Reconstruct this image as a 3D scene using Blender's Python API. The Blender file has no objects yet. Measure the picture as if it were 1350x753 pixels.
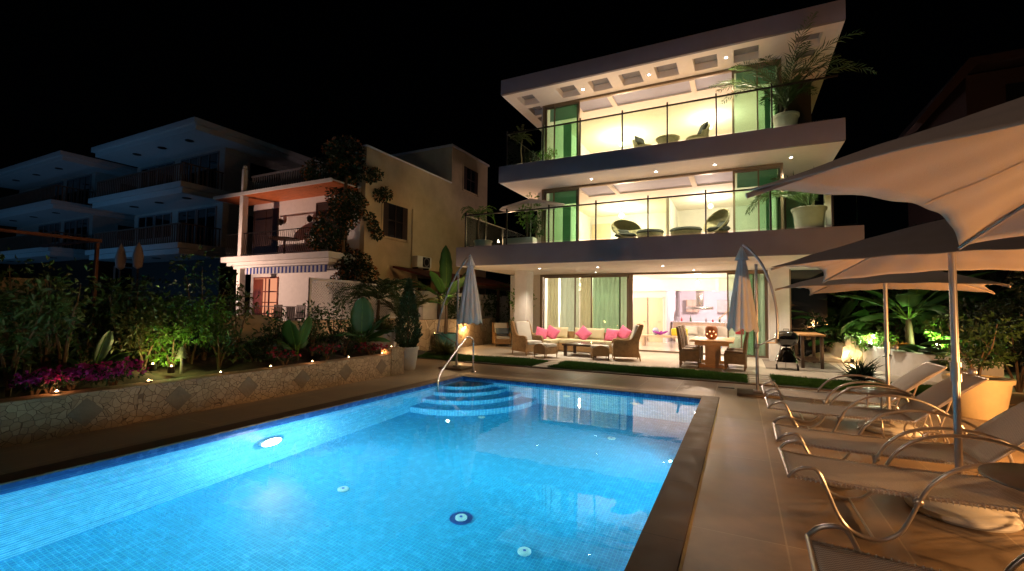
import bpy, bmesh, math, random
import numpy as np
from mathutils import Vector, Matrix
random.seed(7); rng = np.random.default_rng(7)
PI = math.pi
S = bpy.context.scene
C = S.collection

# ------------------------------------------------------------------ camera
PITCH, ROLL, YAW = math.radians(2.8067), math.radians(0.8062), math.radians(-26.6157)
CAMH = 1.55
def camera_axes():
    cp, sp = math.cos(PITCH), math.sin(PITCH)
    F = Vector((math.sin(YAW)*cp, math.cos(YAW)*cp, sp))
    R = Vector((math.cos(YAW), -math.sin(YAW), 0)); U = R.cross(F)
    cr, sr = math.cos(ROLL), math.sin(ROLL)
    return F, R*cr+U*sr, U*cr-R*sr
F_, R_, U_ = camera_axes()
cam = bpy.data.cameras.new('camera'); co = bpy.data.objects.new('camera', cam); C.objects.link(co)
m = Matrix((R_, U_, -F_)).transposed().to_4x4(); m.translation = Vector((0, 0, CAMH)); co.matrix_world = m
cam.sensor_width = 36; cam.lens = 36*601.16/1350; cam.clip_start = 0.05; cam.clip_end = 2000
S.camera = co

# ------------------------------------------------------------------ mesh builder
class MB:
    def __init__(s): s.v = []; s.f = []; s.n = 0; s.mi = []; s.cur = 0
    def add(s, vs, fs):
        vs = [tuple(map(float, v)) for v in vs]
        s.v += vs; s.f += [tuple(i+s.n for i in f) for f in fs]; s.mi += [s.cur]*len(fs); s.n += len(vs); return s
    def box(s, x0, x1, y0, y1, z0, z1):
        s.add([(x0,y0,z0),(x1,y0,z0),(x1,y1,z0),(x0,y1,z0),(x0,y0,z1),(x1,y0,z1),(x1,y1,z1),(x0,y1,z1)],
              [(3,2,1,0),(4,5,6,7),(0,1,5,4),(1,2,6,5),(2,3,7,6),(3,0,4,7)]); return s
    def obox(s, c, h, rz=0, rx=0, ry=0):
        M = Matrix.Rotation(rz,3,'Z') @ Matrix.Rotation(ry,3,'Y') @ Matrix.Rotation(rx,3,'X')
        vs = [Vector(c)+M@Vector((a*h[0],b*h[1],d*h[2])) for d in (-1,1) for a,b in ((-1,-1),(1,-1),(1,1),(-1,1))]
        s.add(vs, [(3,2,1,0),(4,5,6,7),(0,1,5,4),(1,2,6,5),(2,3,7,6),(3,0,4,7)]); return s
    def tube(s, pts, r, k=8, cap=True):
        pts = [Vector(p) for p in pts]; n = len(pts); rr = r if hasattr(r,'__len__') else [r]*n
        t0 = (pts[1]-pts[0]).normalized(); up = Vector((0,0,1)) if abs(t0.z)<.9 else Vector((1,0,0))
        a = t0.cross(up).normalized(); vs = []
        for i,p in enumerate(pts):
            t = (pts[min(i+1,n-1)]-pts[max(i-1,0)]).normalized()
            a = (a - t*a.dot(t)).normalized(); b = t.cross(a)
            for j in range(k):
                w = 2*PI*j/k; vs.append(p+(a*math.cos(w)+b*math.sin(w))*rr[i])
        fs = [(i*k+j, i*k+(j+1)%k, (i+1)*k+(j+1)%k, (i+1)*k+j) for i in range(n-1) for j in range(k)]
        if cap: fs += [tuple(range(k))[::-1], tuple((n-1)*k+j for j in range(k))]
        s.add(vs, fs); return s
    def lathe(s, prof, c=(0,0,0), k=24, sx=1, sy=1):
        vs = [(c[0]+r*math.cos(2*PI*j/k)*sx, c[1]+r*math.sin(2*PI*j/k)*sy, c[2]+z) for r,z in prof for j in range(k)]
        n = len(prof); fs = [(i*k+j, i*k+(j+1)%k, (i+1)*k+(j+1)%k, (i+1)*k+j) for i in range(n-1) for j in range(k)]
        if prof[0][0] > 1e-4: fs.append(tuple(range(k))[::-1])
        if prof[-1][0] > 1e-4: fs.append(tuple((n-1)*k+j for j in range(k)))
        s.add(vs, fs); return s
    def grid(s, fn, nu, nv, flip=False):
        vs = [fn(i/nu, j/nv) for j in range(nv+1) for i in range(nu+1)]
        q = [(j*(nu+1)+i, j*(nu+1)+i+1, (j+1)*(nu+1)+i+1, (j+1)*(nu+1)+i) for j in range(nv) for i in range(nu)]
        s.add(vs, [f[::-1] for f in q] if flip else q); return s
    def ball(s, c, r, k=12, m=8):
        c = Vector(c); r = r if hasattr(r,'__len__') else (r,r,r); vs = [c+Vector((0,0,-r[2]))]
        for i in range(1,m):
            t = -PI/2+PI*i/m
            vs += [c+Vector((math.cos(t)*math.cos(2*PI*j/k)*r[0], math.cos(t)*math.sin(2*PI*j/k)*r[1], math.sin(t)*r[2])) for j in range(k)]
        vs.append(c+Vector((0,0,r[2]))); L = len(vs)-1
        fs = [(0,1+(j+1)%k,1+j) for j in range(k)]+[(1+i*k+j,1+i*k+(j+1)%k,1+(i+1)*k+(j+1)%k,1+(i+1)*k+j) for i in range(m-2) for j in range(k)]
        fs += [(1+(m-2)*k+j,1+(m-2)*k+(j+1)%k,L) for j in range(k)]
        s.add(vs, fs); return s
    def poly(s, pts, ax, a, b):      # extrude 2D outline pts along axis ax from a to b
        def P(p,h): return {'x':(h,p[0],p[1]),'y':(p[0],h,p[1]),'z':(p[0],p[1],h)}[ax]
        n = len(pts); s.add([P(p,a) for p in pts]+[P(p,b) for p in pts], [tuple(range(n))[::-1], tuple(range(n,2*n))]+[(i,(i+1)%n,n+(i+1)%n,n+i) for i in range(n)]); return s
    def build(s, name, mat, parent=None, smooth=False, bevel=0, seg=2, solid=0, sub=0, fix=True):
        me = bpy.data.meshes.new(name)
        me.from_pydata(s.v, [], s.f)
        for mm in (mat if isinstance(mat,(list,tuple)) else [mat]): me.materials.append(mm)
        if isinstance(mat,(list,tuple)): me.polygons.foreach_set('material_index', s.mi)
        if fix and len(s.f) < 20000:
            bm = bmesh.new(); bm.from_mesh(me); bmesh.ops.recalc_face_normals(bm, faces=bm.faces)
            if bevel:
                es = [e for e in bm.edges if len(e.link_faces)==2 and e.calc_face_angle(0)>.6]
                bmesh.ops.bevel(bm, geom=es, offset=bevel, segments=seg, affect='EDGES', profile=.6)
            bm.to_mesh(me); bm.free()
        if smooth or bevel:
            me.shade_smooth()
            if hasattr(me,'set_sharp_from_angle'): me.set_sharp_from_angle(angle=math.radians(40))
        o = bpy.data.objects.new(name, me); C.objects.link(o)
        if parent is not None:
            o.parent = parent
            if not getattr(s,'local',False):
                a = parent; off = Vector((0,0,0))
                while a is not None: off += a.location; a = a.parent
                me.transform(Matrix.Translation(-off))
        if solid: 
            md = o.modifiers.new('thickness','SOLIDIFY'); md.thickness = solid; md.offset = 0
        if sub:
            md = o.modifiers.new('smooth','SUBSURF'); md.levels = md.render_levels = sub
        return o
def L():
    b = MB(); b.local = True; return b
def tag(o, label=None, cat=None, group=None, kind=None):
    if label: o['label'] = label
    if cat: o['category'] = cat
    if group: o['group'] = group
    if kind: o['kind'] = kind
    return o
def root(name, label, cat, loc=(0,0,0), group=None):
    o = bpy.data.objects.new(name, None); C.objects.link(o); o.location = loc; o.empty_display_size = .2
    return tag(o, label, cat, group)
def copy_tree(o, parent=None, kids=None):
    c = o.copy(); C.objects.link(c)
    if parent is not None: c.parent = parent
    for ch in [k for k in bpy.data.objects if k.parent == o]: copy_tree(ch, c)
    return c
def dup(o, loc, rz=0, label=None, sc=None):
    c = copy_tree(o); c.location = loc; c.rotation_euler = (0,0,rz)
    if label: c['label'] = label
    if sc: c.scale = (sc,)*3 if not hasattr(sc,'__len__') else sc
    return c
def smoothpath(pts, n=4, closed=False):
    P = [Vector(p) for p in pts]; out = []
    for i in range(len(P)-1):
        a = P[max(i-1,0)]; b = P[i]; c = P[i+1]; d = P[min(i+2,len(P)-1)]
        for k in range(n):
            t = k/n; out.append(.5*((2*b)+(c-a)*t+(2*a-5*b+4*c-d)*t*t+(3*b-a-3*c+d)*t**3))
    out.append(P[-1]); return out

# ------------------------------------------------------------------ materials
def newmat(name):
    m = bpy.data.materials.new(name); m.use_nodes = True; nt = m.node_tree; nt.nodes.clear()
    out = nt.nodes.new('ShaderNodeOutputMaterial'); return m, nt, out
def N(nt, t, **kw):
    n = nt.nodes.new(t)
    for k,v in kw.items():
        if k in n.inputs: n.inputs[k].default_value = v
        else: setattr(n, k, v)
    return n
def ramp(nt, fac, stops):
    r = nt.nodes.new('ShaderNodeValToRGB'); nt.links.new(fac, r.inputs[0]); e = r.color_ramp.elements
    while len(e) < len(stops): e.new(.5)
    for el,(p,c) in zip(e,stops): el.position = p; el.color = (*c,1)
    return r.outputs[0]
def mat(name, col, rough=.6, metal=0, var=.12, scale=6, bump=0, bscale=40, spec=.5, stretch=None, sheen=0, coat=0, trans=0):
    m, nt, out = newmat(name); b = N(nt,'ShaderNodeBsdfPrincipled'); L_ = nt.links.new
    tc = N(nt,'ShaderNodeTexCoord'); src = tc.outputs['Object']
    if stretch:
        mp = N(nt,'ShaderNodeMapping'); mp.inputs['Scale'].default_value = stretch; L_(src, mp.inputs[0]); src = mp.outputs[0]
    no = N(nt,'ShaderNodeTexNoise', Scale=scale, Detail=5.0, Roughness=.6); L_(src, no.inputs['Vector'])
    c0 = [max(0,c*(1-var)) for c in col]; c1 = [min(1,c*(1+var)) for c in col]
    L_(ramp(nt, no.outputs[0], [(.3,c0),(.7,c1)]), b.inputs['Base Color'])
    b.inputs['Roughness'].default_value = rough; b.inputs['Metallic'].default_value = metal
    b.inputs['Specular IOR Level'].default_value = spec; b.inputs['Sheen Weight'].default_value = sheen; b.inputs['Coat Weight'].default_value = coat
    if bump:
        n2 = N(nt,'ShaderNodeTexNoise', Scale=bscale, Detail=4.0); L_(src, n2.inputs['Vector'])
        bp = N(nt,'ShaderNodeBump', Strength=bump, Distance=.01); L_(n2.outputs[0], bp.inputs['Height']); L_(bp.outputs[0], b.inputs['Normal'])
    if trans:
        t = N(nt,'ShaderNodeBsdfTranslucent'); t.inputs[0].default_value = (*[min(1,c*1.2) for c in col],1)
        mx = N(nt,'ShaderNodeMixShader', Fac=trans); L_(b.outputs[0], mx.inputs[1]); L_(t.outputs[0], mx.inputs[2]); L_(mx.outputs[0], out.inputs[0])
    else: L_(b.outputs[0], out.inputs[0])
    return m
def emat(name, col, st):
    m, nt, out = newmat(name); e = N(nt,'ShaderNodeEmission', Strength=st); e.inputs[0].default_value = (*col,1); nt.links.new(e.outputs[0], out.inputs[0]); return m
def glassmat(name, tint, refl=.08, rough=.0):
    m, nt, out = newmat(name); t = N(nt,'ShaderNodeBsdfTransparent'); t.inputs[0].default_value = (*tint,1)
    g = N(nt,'ShaderNodeBsdfGlossy', Roughness=rough); fr = N(nt,'ShaderNodeFresnel', IOR=1.45)
    mx = N(nt,'ShaderNodeMixShader'); nt.links.new(fr.outputs[0], mx.inputs[0]); nt.links.new(t.outputs[0], mx.inputs[1]); nt.links.new(g.outputs[0], mx.inputs[2]); nt.links.new(mx.outputs[0], out.inputs[0]); return m
def wickermat(name, c0, c1, sc=55):
    m, nt, out = newmat(name); b = N(nt,'ShaderNodeBsdfPrincipled', Roughness=.55); L_ = nt.links.new
    tc = N(nt,'ShaderNodeTexCoord')
    w1 = N(nt,'ShaderNodeTexWave', Scale=sc, Distortion=1.5, bands_direction='Z'); w2 = N(nt,'ShaderNodeTexWave', Scale=sc*.6, Distortion=1.5, bands_direction='X')
    w3 = N(nt,'ShaderNodeTexWave', Scale=sc*.6, Distortion=1.5, bands_direction='Y')
    for w in (w1,w2,w3): L_(tc.outputs['Object'], w.inputs[0])
    a = N(nt,'ShaderNodeMath', operation='ADD'); L_(w2.outputs[1], a.inputs[0]); L_(w3.outputs[1], a.inputs[1])
    mu = N(nt,'ShaderNodeMath', operation='MULTIPLY'); L_(a.outputs[0], mu.inputs[0]); L_(w1.outputs[1], mu.inputs[1])
    no = N(nt,'ShaderNodeTexNoise', Scale=9.0, Detail=3.0); L_(tc.outputs['Object'], no.inputs[0])
    ad = N(nt,'ShaderNodeMath', operation='MULTIPLY_ADD'); L_(no.outputs[0], ad.inputs[0]); ad.inputs[1].default_value = .9; L_(mu.outputs[0], ad.inputs[2])
    L_(ramp(nt, ad.outputs[0], [(.25,c0),(1.1,c1)]), b.inputs['Base Color'])
    bp = N(nt,'ShaderNodeBump', Strength=.6, Distance=.006); L_(mu.outputs[0], bp.inputs['Height']); L_(bp.outputs[0], b.inputs['Normal'])
    L_(b.outputs[0], out.inputs[0]); return m
def tilemat(name, c0, c1, grout, w, h, mort, rough=.4, bump=.3, off=0., rot=None, noise=.5, nsc=3, coordscale=1, shift=(0,0,0), coat=0):
    m, nt, out = newmat(name); b = N(nt,'ShaderNodeBsdfPrincipled', Roughness=rough); L_ = nt.links.new; b.inputs['Coat Weight'].default_value = coat
    tc = N(nt,'ShaderNodeTexCoord'); mp = N(nt,'ShaderNodeMapping'); L_(tc.outputs['Object'], mp.inputs[0]); mp.inputs['Location'].default_value = shift
    if rot: mp.inputs['Rotation'].default_value = rot
    br = N(nt,'ShaderNodeTexBrick', Scale=1.0); L_(mp.outputs[0], br.inputs[0]); br.offset = off; br.squash = 1
    br.inputs['Brick Width'].default_value = w; br.inputs['Row Height'].default_value = h; br.inputs['Mortar Size'].default_value = mort; br.inputs['Mortar Smooth'].default_value = .1
    br.inputs['Color1'].default_value = (*c0,1); br.inputs['Color2'].default_value = (*c1,1); br.inputs['Mortar'].default_value = (*grout,1)
    no = N(nt,'ShaderNodeTexNoise', Scale=nsc, Detail=6.0, Roughness=.65); L_(tc.outputs['Object'], no.inputs[0])
    g = ramp(nt, no.outputs[0], [(.3,(1-noise,)*3),(.7,(1+noise*.4,)*3)])
    mx = N(nt,'ShaderNodeMix', data_type='RGBA', blend_type='MULTIPLY'); mx.inputs[0].default_value = 1; L_(br.outputs[0], mx.inputs[6]); L_(g, mx.inputs[7]); L_(mx.outputs[2], b.inputs['Base Color'])
    if bump:
        bp = N(nt,'ShaderNodeBump', Strength=bump, Distance=.004); bp.invert = True; L_(br.outputs[1], bp.inputs['Height']); L_(bp.outputs[0], b.inputs['Normal'])
    rr = ramp(nt, no.outputs[0], [(.3,(rough*.8,)*3),(.7,(min(1,rough*1.25),)*3)]); L_(rr, b.inputs['Roughness'])
    L_(b.outputs[0], out.inputs[0]); return m
def crazymat(name, c0, c1, joint, sc=4.5):
    m, nt, out = newmat(name); b = N(nt,'ShaderNodeBsdfPrincipled', Roughness=.75); L_ = nt.links.new
    tc = N(nt,'ShaderNodeTexCoord'); no = N(nt,'ShaderNodeTexNoise', Scale=3.0, Detail=2.0); L_(tc.outputs['Object'], no.inputs[0])
    mx = N(nt,'ShaderNodeMix', data_type='RGBA', blend_type='LINEAR_LIGHT'); mx.inputs[0].default_value = .05; L_(tc.outputs['Object'], mx.inputs[6]); L_(no.outputs[1], mx.inputs[7])
    v = N(nt,'ShaderNodeTexVoronoi', Scale=sc, feature='DISTANCE_TO_EDGE'); v2 = N(nt,'ShaderNodeTexVoronoi', Scale=sc)
    L_(mx.outputs[2], v.inputs[0]); L_(mx.outputs[2], v2.inputs[0])
    sep = N(nt,'ShaderNodeSeparateColor'); L_(v2.outputs['Color'], sep.inputs[0])
    n3 = N(nt,'ShaderNodeTexNoise', Scale=26.0, Detail=5.0); L_(tc.outputs['Object'], n3.inputs[0])
    ma = N(nt,'ShaderNodeMath', operation='MULTIPLY_ADD'); L_(n3.outputs[0], ma.inputs[0]); ma.inputs[1].default_value = .5; L_(sep.outputs[0], ma.inputs[2])
    stone = ramp(nt, ma.outputs[0], [(.2,c0),(1.2,c1)])
    e = ramp(nt, v.outputs[0], [(.012,(0,0,0)),(.035,(1,1,1))])
    m2 = N(nt,'ShaderNodeMix', data_type='RGBA'); L_(e, m2.inputs[0]); m2.inputs[6].default_value = (*joint,1); L_(stone, m2.inputs[7]); L_(m2.outputs[2], b.inputs['Base Color'])
    ad = N(nt,'ShaderNodeMath', operation='MULTIPLY_ADD'); L_(n3.outputs[0], ad.inputs[0]); ad.inputs[1].default_value = .35; L_(e, ad.inputs[2])
    bp = N(nt,'ShaderNodeBump', Strength=.9, Distance=.02); L_(ad.outputs[0], bp.inputs['Height']); L_(bp.outputs[0], b.inputs['Normal']); L_(b.outputs[0], out.inputs[0]); return m

M = {}
M['plaster'] = mat('white_plaster', (.74,.72,.70), .8, var=.05, bump=.15, bscale=60)
M['soffit'] = mat('soffit_paint', (.78,.72,.66), .85, var=.03)
M['inner_wall'] = mat('interior_paint', (.78,.74,.70), .8, var=.03)
M['inner_white'] = mat('interior_white', (.82,.78,.78), .7, var=.02)
M['tan_plaster'] = mat('tan_render', (.52,.40,.24), .9, var=.14, scale=1.3, bump=.3, bscale=35)
M['far_wall'] = mat('far_render', (.55,.50,.45), .9, var=.1)
M['bronze'] = mat('bronze_aluminium', (.20,.15,.10), .4, .6, var=.06)
M['dark_metal'] = mat('dark_painted_metal', (.025,.022,.02), .35, .5, var=.1)
M['steel'] = mat('brushed_steel', (.62,.60,.58), .22, 1, var=.05)
M['lounger_steel'] = mat('lounger_tube', (.52,.47,.43), .28, .9, var=.06)
M['alu'] = mat('pole_aluminium', (.42,.38,.36), .35, .8, var=.05)
M['canvas'] = mat('taupe_canvas', (.31,.235,.185), .9, var=.05, scale=3, bump=.25, bscale=260, sheen=.1, trans=.10)
M['canvas_light'] = mat('ecru_canvas', (.60,.57,.54), .9, var=.05, scale=3, bump=.25, bscale=200, trans=.1)
M['wicker'] = wickermat('honey_wicker', (.10,.05,.018), (.50,.30,.13))
M['wicker_dark'] = wickermat('brown_wicker', (.05,.03,.015), (.30,.20,.11))
M['wicker_pale'] = wickermat('pale_wicker', (.16,.12,.06), (.55,.46,.26), 45)
M['cushion'] = mat('cream_cushion', (.68,.66,.60), .9, var=.05, bump=.2, bscale=90)
M['cushion_yellow'] = mat('straw_cushion', (.62,.56,.36), .9, var=.05, bump=.2, bscale=90)
M['cushion_pink'] = mat('pink_cushion', (.72,.16,.30), .85, var=.15, scale=14, bump=.2, bscale=90)
M['cushion_blue'] = mat('slate_blue_cushion', (.13,.18,.24), .9, var=.1)
M['cushion_dark'] = mat('dark_grey_cushion', (.06,.06,.055), .9, var=.1)
M['teak'] = mat('teak', (.55,.30,.12), .5, var=.2, scale=5, stretch=(1,9,1), bump=.15)
M['dark_wood'] = mat('dark_wood', (.055,.028,.015), .35, var=.3, scale=5, stretch=(9,1,1))
M['eave_wood'] = mat('eave_boards', (.60,.16,.05), .6, var=.3, scale=3, stretch=(1,14,1))
M['window_wood'] = mat('red_brown_joinery', (.20,.045,.02), .4, var=.2)
M['shutter'] = mat('shutter_wood', (.03,.013,.008), .5, var=.2)
M['pale_wood'] = mat('maple_veneer', (.72,.56,.40), .5, var=.06, scale=3, stretch=(9,1,1))
M['enamel'] = mat('black_enamel', (.008,.008,.009), .08, 0, var=0, coat=1)
M['terracotta'] = mat('terracotta_pot', (.40,.16,.07), .8, var=.15)
M['cream_pot'] = mat('cream_pot', (.66,.52,.30), .75, var=.06, bump=.15)
M['white_pot'] = mat('white_pot', (.66,.63,.58), .7, var=.07, bump=.1)
M['teal_pot'] = mat('teal_glazed_pot', (.02,.10,.12), .12, var=.3, coat=.8)
M['soil'] = mat('planting_soil', (.05,.032,.02), .95, var=.4, scale=9, bump=.8, bscale=30)
M['rock'] = mat('pale_rock', (.52,.44,.34), .9, var=.25, scale=3, bump=.9, bscale=9)
M['bark'] = mat('bark', (.13,.085,.05), .9, var=.3, bump=.8, bscale=40)
def leafm(n, c, tr=.25, var=.45, sc=3.5): return mat(n, c, .45, var=var, scale=sc, trans=tr)
M['leaf'] = leafm('garden_leaf', (.04,.085,.018)); M['leaf_dark'] = leafm('dark_leaf', (.016,.038,.012))
M['leaf_bright'] = leafm('fresh_leaf', (.10,.22,.025)); M['leaf_olive'] = leafm('olive_leaf', (.10,.11,.03))
M['palm_leaf'] = leafm('palm_leaf', (.05,.09,.025)); M['banana_leaf'] = leafm('banana_leaf', (.05,.14,.03), .3, .25, 2)
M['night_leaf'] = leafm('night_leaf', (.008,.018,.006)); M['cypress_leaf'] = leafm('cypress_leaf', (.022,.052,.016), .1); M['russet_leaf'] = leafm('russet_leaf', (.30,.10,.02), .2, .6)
M['flower_pink'] = mat('magenta_petals', (.36,.02,.22), .7, var=.35, scale=8, trans=.35); M['flower_red'] = mat('red_petals', (.22,.01,.03), .7, var=.35, trans=.3); M['flower_white'] = mat('white_petals', (.7,.6,.5), .7, trans=.2)
M['grass'] = leafm('lawn_grass', (.045,.13,.018), .2, .4, 6)
M['ground'] = mat('garden_ground', (.06,.045,.03), .95, var=.3, scale=2, bump=.5)
M['deck'] = tilemat('deck_stone', (.36,.25,.15),(.29,.20,.12),(.46,.34,.20), .70,1.9,.006, rough=.42, off=0, noise=.42, nsc=1.6, shift=(.44,.2,0))
M['coping'] = tilemat('coping_stone', (.14,.095,.062),(.12,.08,.052),(.06,.04,.03), 9,1.1,.004, rough=.55, off=0, noise=.3, nsc=4)
M['terrace'] = tilemat('terrace_stone', (.56,.50,.42),(.52,.46,.38),(.36,.30,.24), .9,.9,.006, rough=.38, off=0, noise=.14, nsc=2)
M['inner_floor'] = tilemat('polished_floor', (.80,.76,.72),(.78,.74,.70),(.6,.56,.5), .8,.8,.003, rough=.12, off=0, noise=.05)
M['crazy'] = crazymat('crazy_paving_wall', (.28,.19,.105),(.40,.28,.165),(.15,.10,.058), 13)
M['crazy_pale'] = crazymat('pale_stone_cladding', (.36,.28,.19),(.58,.47,.34),(.24,.18,.12), 3.6)
M['stone_lozenge'] = mat('grey_lozenge_stone', (.19,.14,.09), .8, var=.15, bump=.5, bscale=25)
PB = dict(rough=.25, bump=.2, off=.0, noise=.22, nsc=9)
[setattr(n.inputs['Specular IOR Level'],'default_value',.15) for n in M['coping'].node_tree.nodes if n.type=='BSDF_PRINCIPLED']
M['mosaic_floor'] = tilemat('mosaic_floor', (.004,.235,.52),(.012,.31,.62),(.06,.46,.70), .04,.04,.0035, **PB)
M['mosaic_wall_x'] = tilemat('mosaic_wall_x', (.02,.31,.66),(.09,.46,.78),(.36,.72,.90), .045,.045,.007, rot=(PI/2,0,PI/2), **PB)
M['mosaic_wall_y'] = tilemat('mosaic_wall_y', (.02,.28,.62),(.07,.42,.72),(.26,.62,.84), .045,.045,.006, rot=(PI/2,0,0), **PB)
M['mosaic_navy'] = tilemat('mosaic_navy', (.008,.05,.20),(.02,.09,.30),(.03,.12,.30), .05,.05,.005, rot=(PI/2,0,PI/2), **PB)
M['mosaic_navy_y'] = tilemat('mosaic_navy_y', (.008,.05,.20),(.02,.09,.30),(.03,.12,.30), .05,.05,.005, rot=(PI/2,0,0), **PB)
M['navy'] = mat('navy_mosaic_disc', (.01,.07,.42), .4, var=.3, scale=30)
M['white_plastic'] = mat('white_plastic', (.75,.78,.78), .4, var=.03)
M['glass_green'] = glassmat('green_tinted_glass', (.76,.91,.82))
M['glass_balustrade'] = glassmat('balustrade_glass', (.85,.95,.86))
M['glass_pale'] = glassmat('pale_green_glass', (.80,.92,.84))
M['glass_clear'] = glassmat('clear_glass', (.90,.96,.92))
M['dark_glass'] = mat('dark_window_glass', (.01,.012,.015), .06, var=0, coat=.5)
M['curtain'] = mat('pale_curtain', (.68,.66,.54), .9, var=.05, trans=.55)
M['curtain_green'] = mat('aqua_curtain', (.72,.76,.70), .9, var=.05, trans=.55)
M['fabric_mesh'] = None
def meshfabric():
    m, nt, out = newmat('woven_sling_mesh'); L_ = nt.links.new
    b = N(nt,'ShaderNodeBsdfPrincipled', Roughness=.6); tc = N(nt,'ShaderNodeTexCoord'); mp = N(nt,'ShaderNodeMapping'); L_(tc.outputs['Object'], mp.inputs[0])
    mp.inputs['Scale'].default_value = (100,100,100)
    ck = N(nt,'ShaderNodeTexChecker', Scale=1.0); L_(mp.outputs[0], ck.inputs[0]); no = N(nt,'ShaderNodeTexNoise', Scale=5.0); L_(tc.outputs['Object'], no.inputs[0])
    mx = N(nt,'ShaderNodeMix', data_type='RGBA'); mx.inputs[6].default_value = (.32,.27,.23,1); mx.inputs[7].default_value = (.66,.59,.52,1); L_(ck.outputs[1], mx.inputs[0])
    L_(mx.outputs[2], b.inputs['Base Color']); bp = N(nt,'ShaderNodeBump', Strength=.5, Distance=.003); L_(ck.outputs[1], bp.inputs['Height']); L_(bp.outputs[0], b.inputs['Normal'])
    t = N(nt,'ShaderNodeBsdfTransparent'); ms = N(nt,'ShaderNodeMixShader', Fac=.12); L_(b.outputs[0], ms.inputs[1]); L_(t.outputs[0], ms.inputs[2]); L_(ms.outputs[0], out.inputs[0]); return m
M['fabric_mesh'] = meshfabric()
def watermat():
    m, nt, out = newmat('pool_water'); L_ = nt.links.new
    g = N(nt,'ShaderNodeBsdfGlass', IOR=1.33, Roughness=0.0); g.inputs[0].default_value = (.93,.985,1,1)
    tc = N(nt,'ShaderNodeTexCoord'); n1 = N(nt,'ShaderNodeTexNoise', Scale=2.4, Detail=3.0, Roughness=.5); L_(tc.outputs['Object'], n1.inputs[0])
    bp = N(nt,'ShaderNodeBump', Strength=.11, Distance=.012); L_(n1.outputs[0], bp.inputs['Height']); L_(bp.outputs[0], g.inputs['Normal']); L_(g.outputs[0], out.inputs[0]); return m
M['water'] = watermat()
WARM = (1,.72,.42)
M['em_down'] = emat('downlight_lamp', (1,.93,.80), 55)
M['em_pool'] = emat('pool_lamp_lens', (.92,.97,1), 30)
M['em_candle'] = emat('tealight_flame', (1,.66,.30), 14)
M['em_warm'] = emat('warm_lamp', (1,.62,.25), 30)
M['em_city'] = emat('distant_lamp', (.55,.70,1), 6)
M['em_green'] = emat('garden_lamp', (.95,1,.75), 60)

def light(kind, loc, power, col=(1,1,1), size=.05, to=None, angle=120, blend=.6, name='lamp'):
    d = bpy.data.lights.new(name, kind); d.energy = power; d.color = col
    if kind == 'AREA': d.size = size
    else: d.shadow_soft_size = size
    if kind == 'SPOT': d.spot_size = math.radians(angle); d.spot_blend = blend
    o = bpy.data.objects.new(name, d); C.objects.link(o); o.location = loc
    if to is not None: o.rotation_euler = (Vector(to)-Vector(loc)).to_track_quat('-Z','Y').to_euler()
    return o
def ray(px, py): return F_*601.16 + R_*(px-675) - U_*(py-376.5)
def onz(px, py, z=0): d = ray(px,py); return Vector((0,0,CAMH)) + d*((z-CAMH)/d.z)
def ony(px, py, Y): d = ray(px,py); return Vector((0,0,CAMH)) + d*(Y/d.y)
def onx(px, py, X): d = ray(px,py); return Vector((0,0,CAMH)) + d*(X/d.x)

# ------------------------------------------------------------------ setting
XL, XR, YN, YF, ZB, ZW = -5.586, -0.628, -1.2, 8.74, -1.65, -0.05
def ring(mb, X0, X1, Y0, Y1, x0, x1, y0, y1, z):
    mb.add([(X0,Y0,z),(X1,Y0,z),(X1,Y1,z),(X0,Y1,z),(x0,y0,z),(x1,y0,z),(x1,y1,z),(x0,y1,z)],
           [(0,1,5,4),(1,2,6,5),(2,3,7,6),(3,0,4,7)])
b = MB(); ring(b, -400,400,-300,500, XL-.25,XR+.25,YN-.25,YF+.25,-.03); tag(b.build('ground', M['ground'], fix=False), kind='structure')
b = MB(); ring(b, -6.97,9,-6,10.93, XL-.28,XR+.28,YN-.28,YF+.28,0); tag(b.build('pool_deck', M['deck'], fix=False), kind='structure')
b = MB(); b.box(-9.9,9,10.99,12.55,-.02,.004); tag(b.build('path', M['deck']), kind='structure')
b = MB(); b.box(-6.97,9,10.93,10.99,-.02,.022); tag(b.build('kerb', M['coping'], bevel=.005), kind='structure')
b = MB(); b.box(-9.9,-6.97,8.3,10.99,-.02,.0); tag(b.build('side_path', M['deck']), kind='structure')
b = MB(); b.box(-9.4,9,12.55,16.86,-.02,.03); tag(b.build('terrace', M['terrace'], bevel=.004), kind='structure')
# coping (right side a broad dark band)
b = MB()
b.box(XR,XR+.28,YN-.28,YF+.28,-.12,.018); b.box(XL-.28,XL,YN-.28,YF+.28,-.12,.012); b.box(XL,XR,YF,YF+.28,-.12,.012); b.box(XL,XR,YN-.28,YN,-.12,.012)
tag(b.build('pool_coping', M['coping'], bevel=.008), kind='structure')
b = MB(); b.box(XR+.284,XR+.30,YN,YF-.32,-.01,.006); tag(b.build('grout_line', mat('yellow_grout',(.5,.36,.14),.8)), kind='structure')
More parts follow.
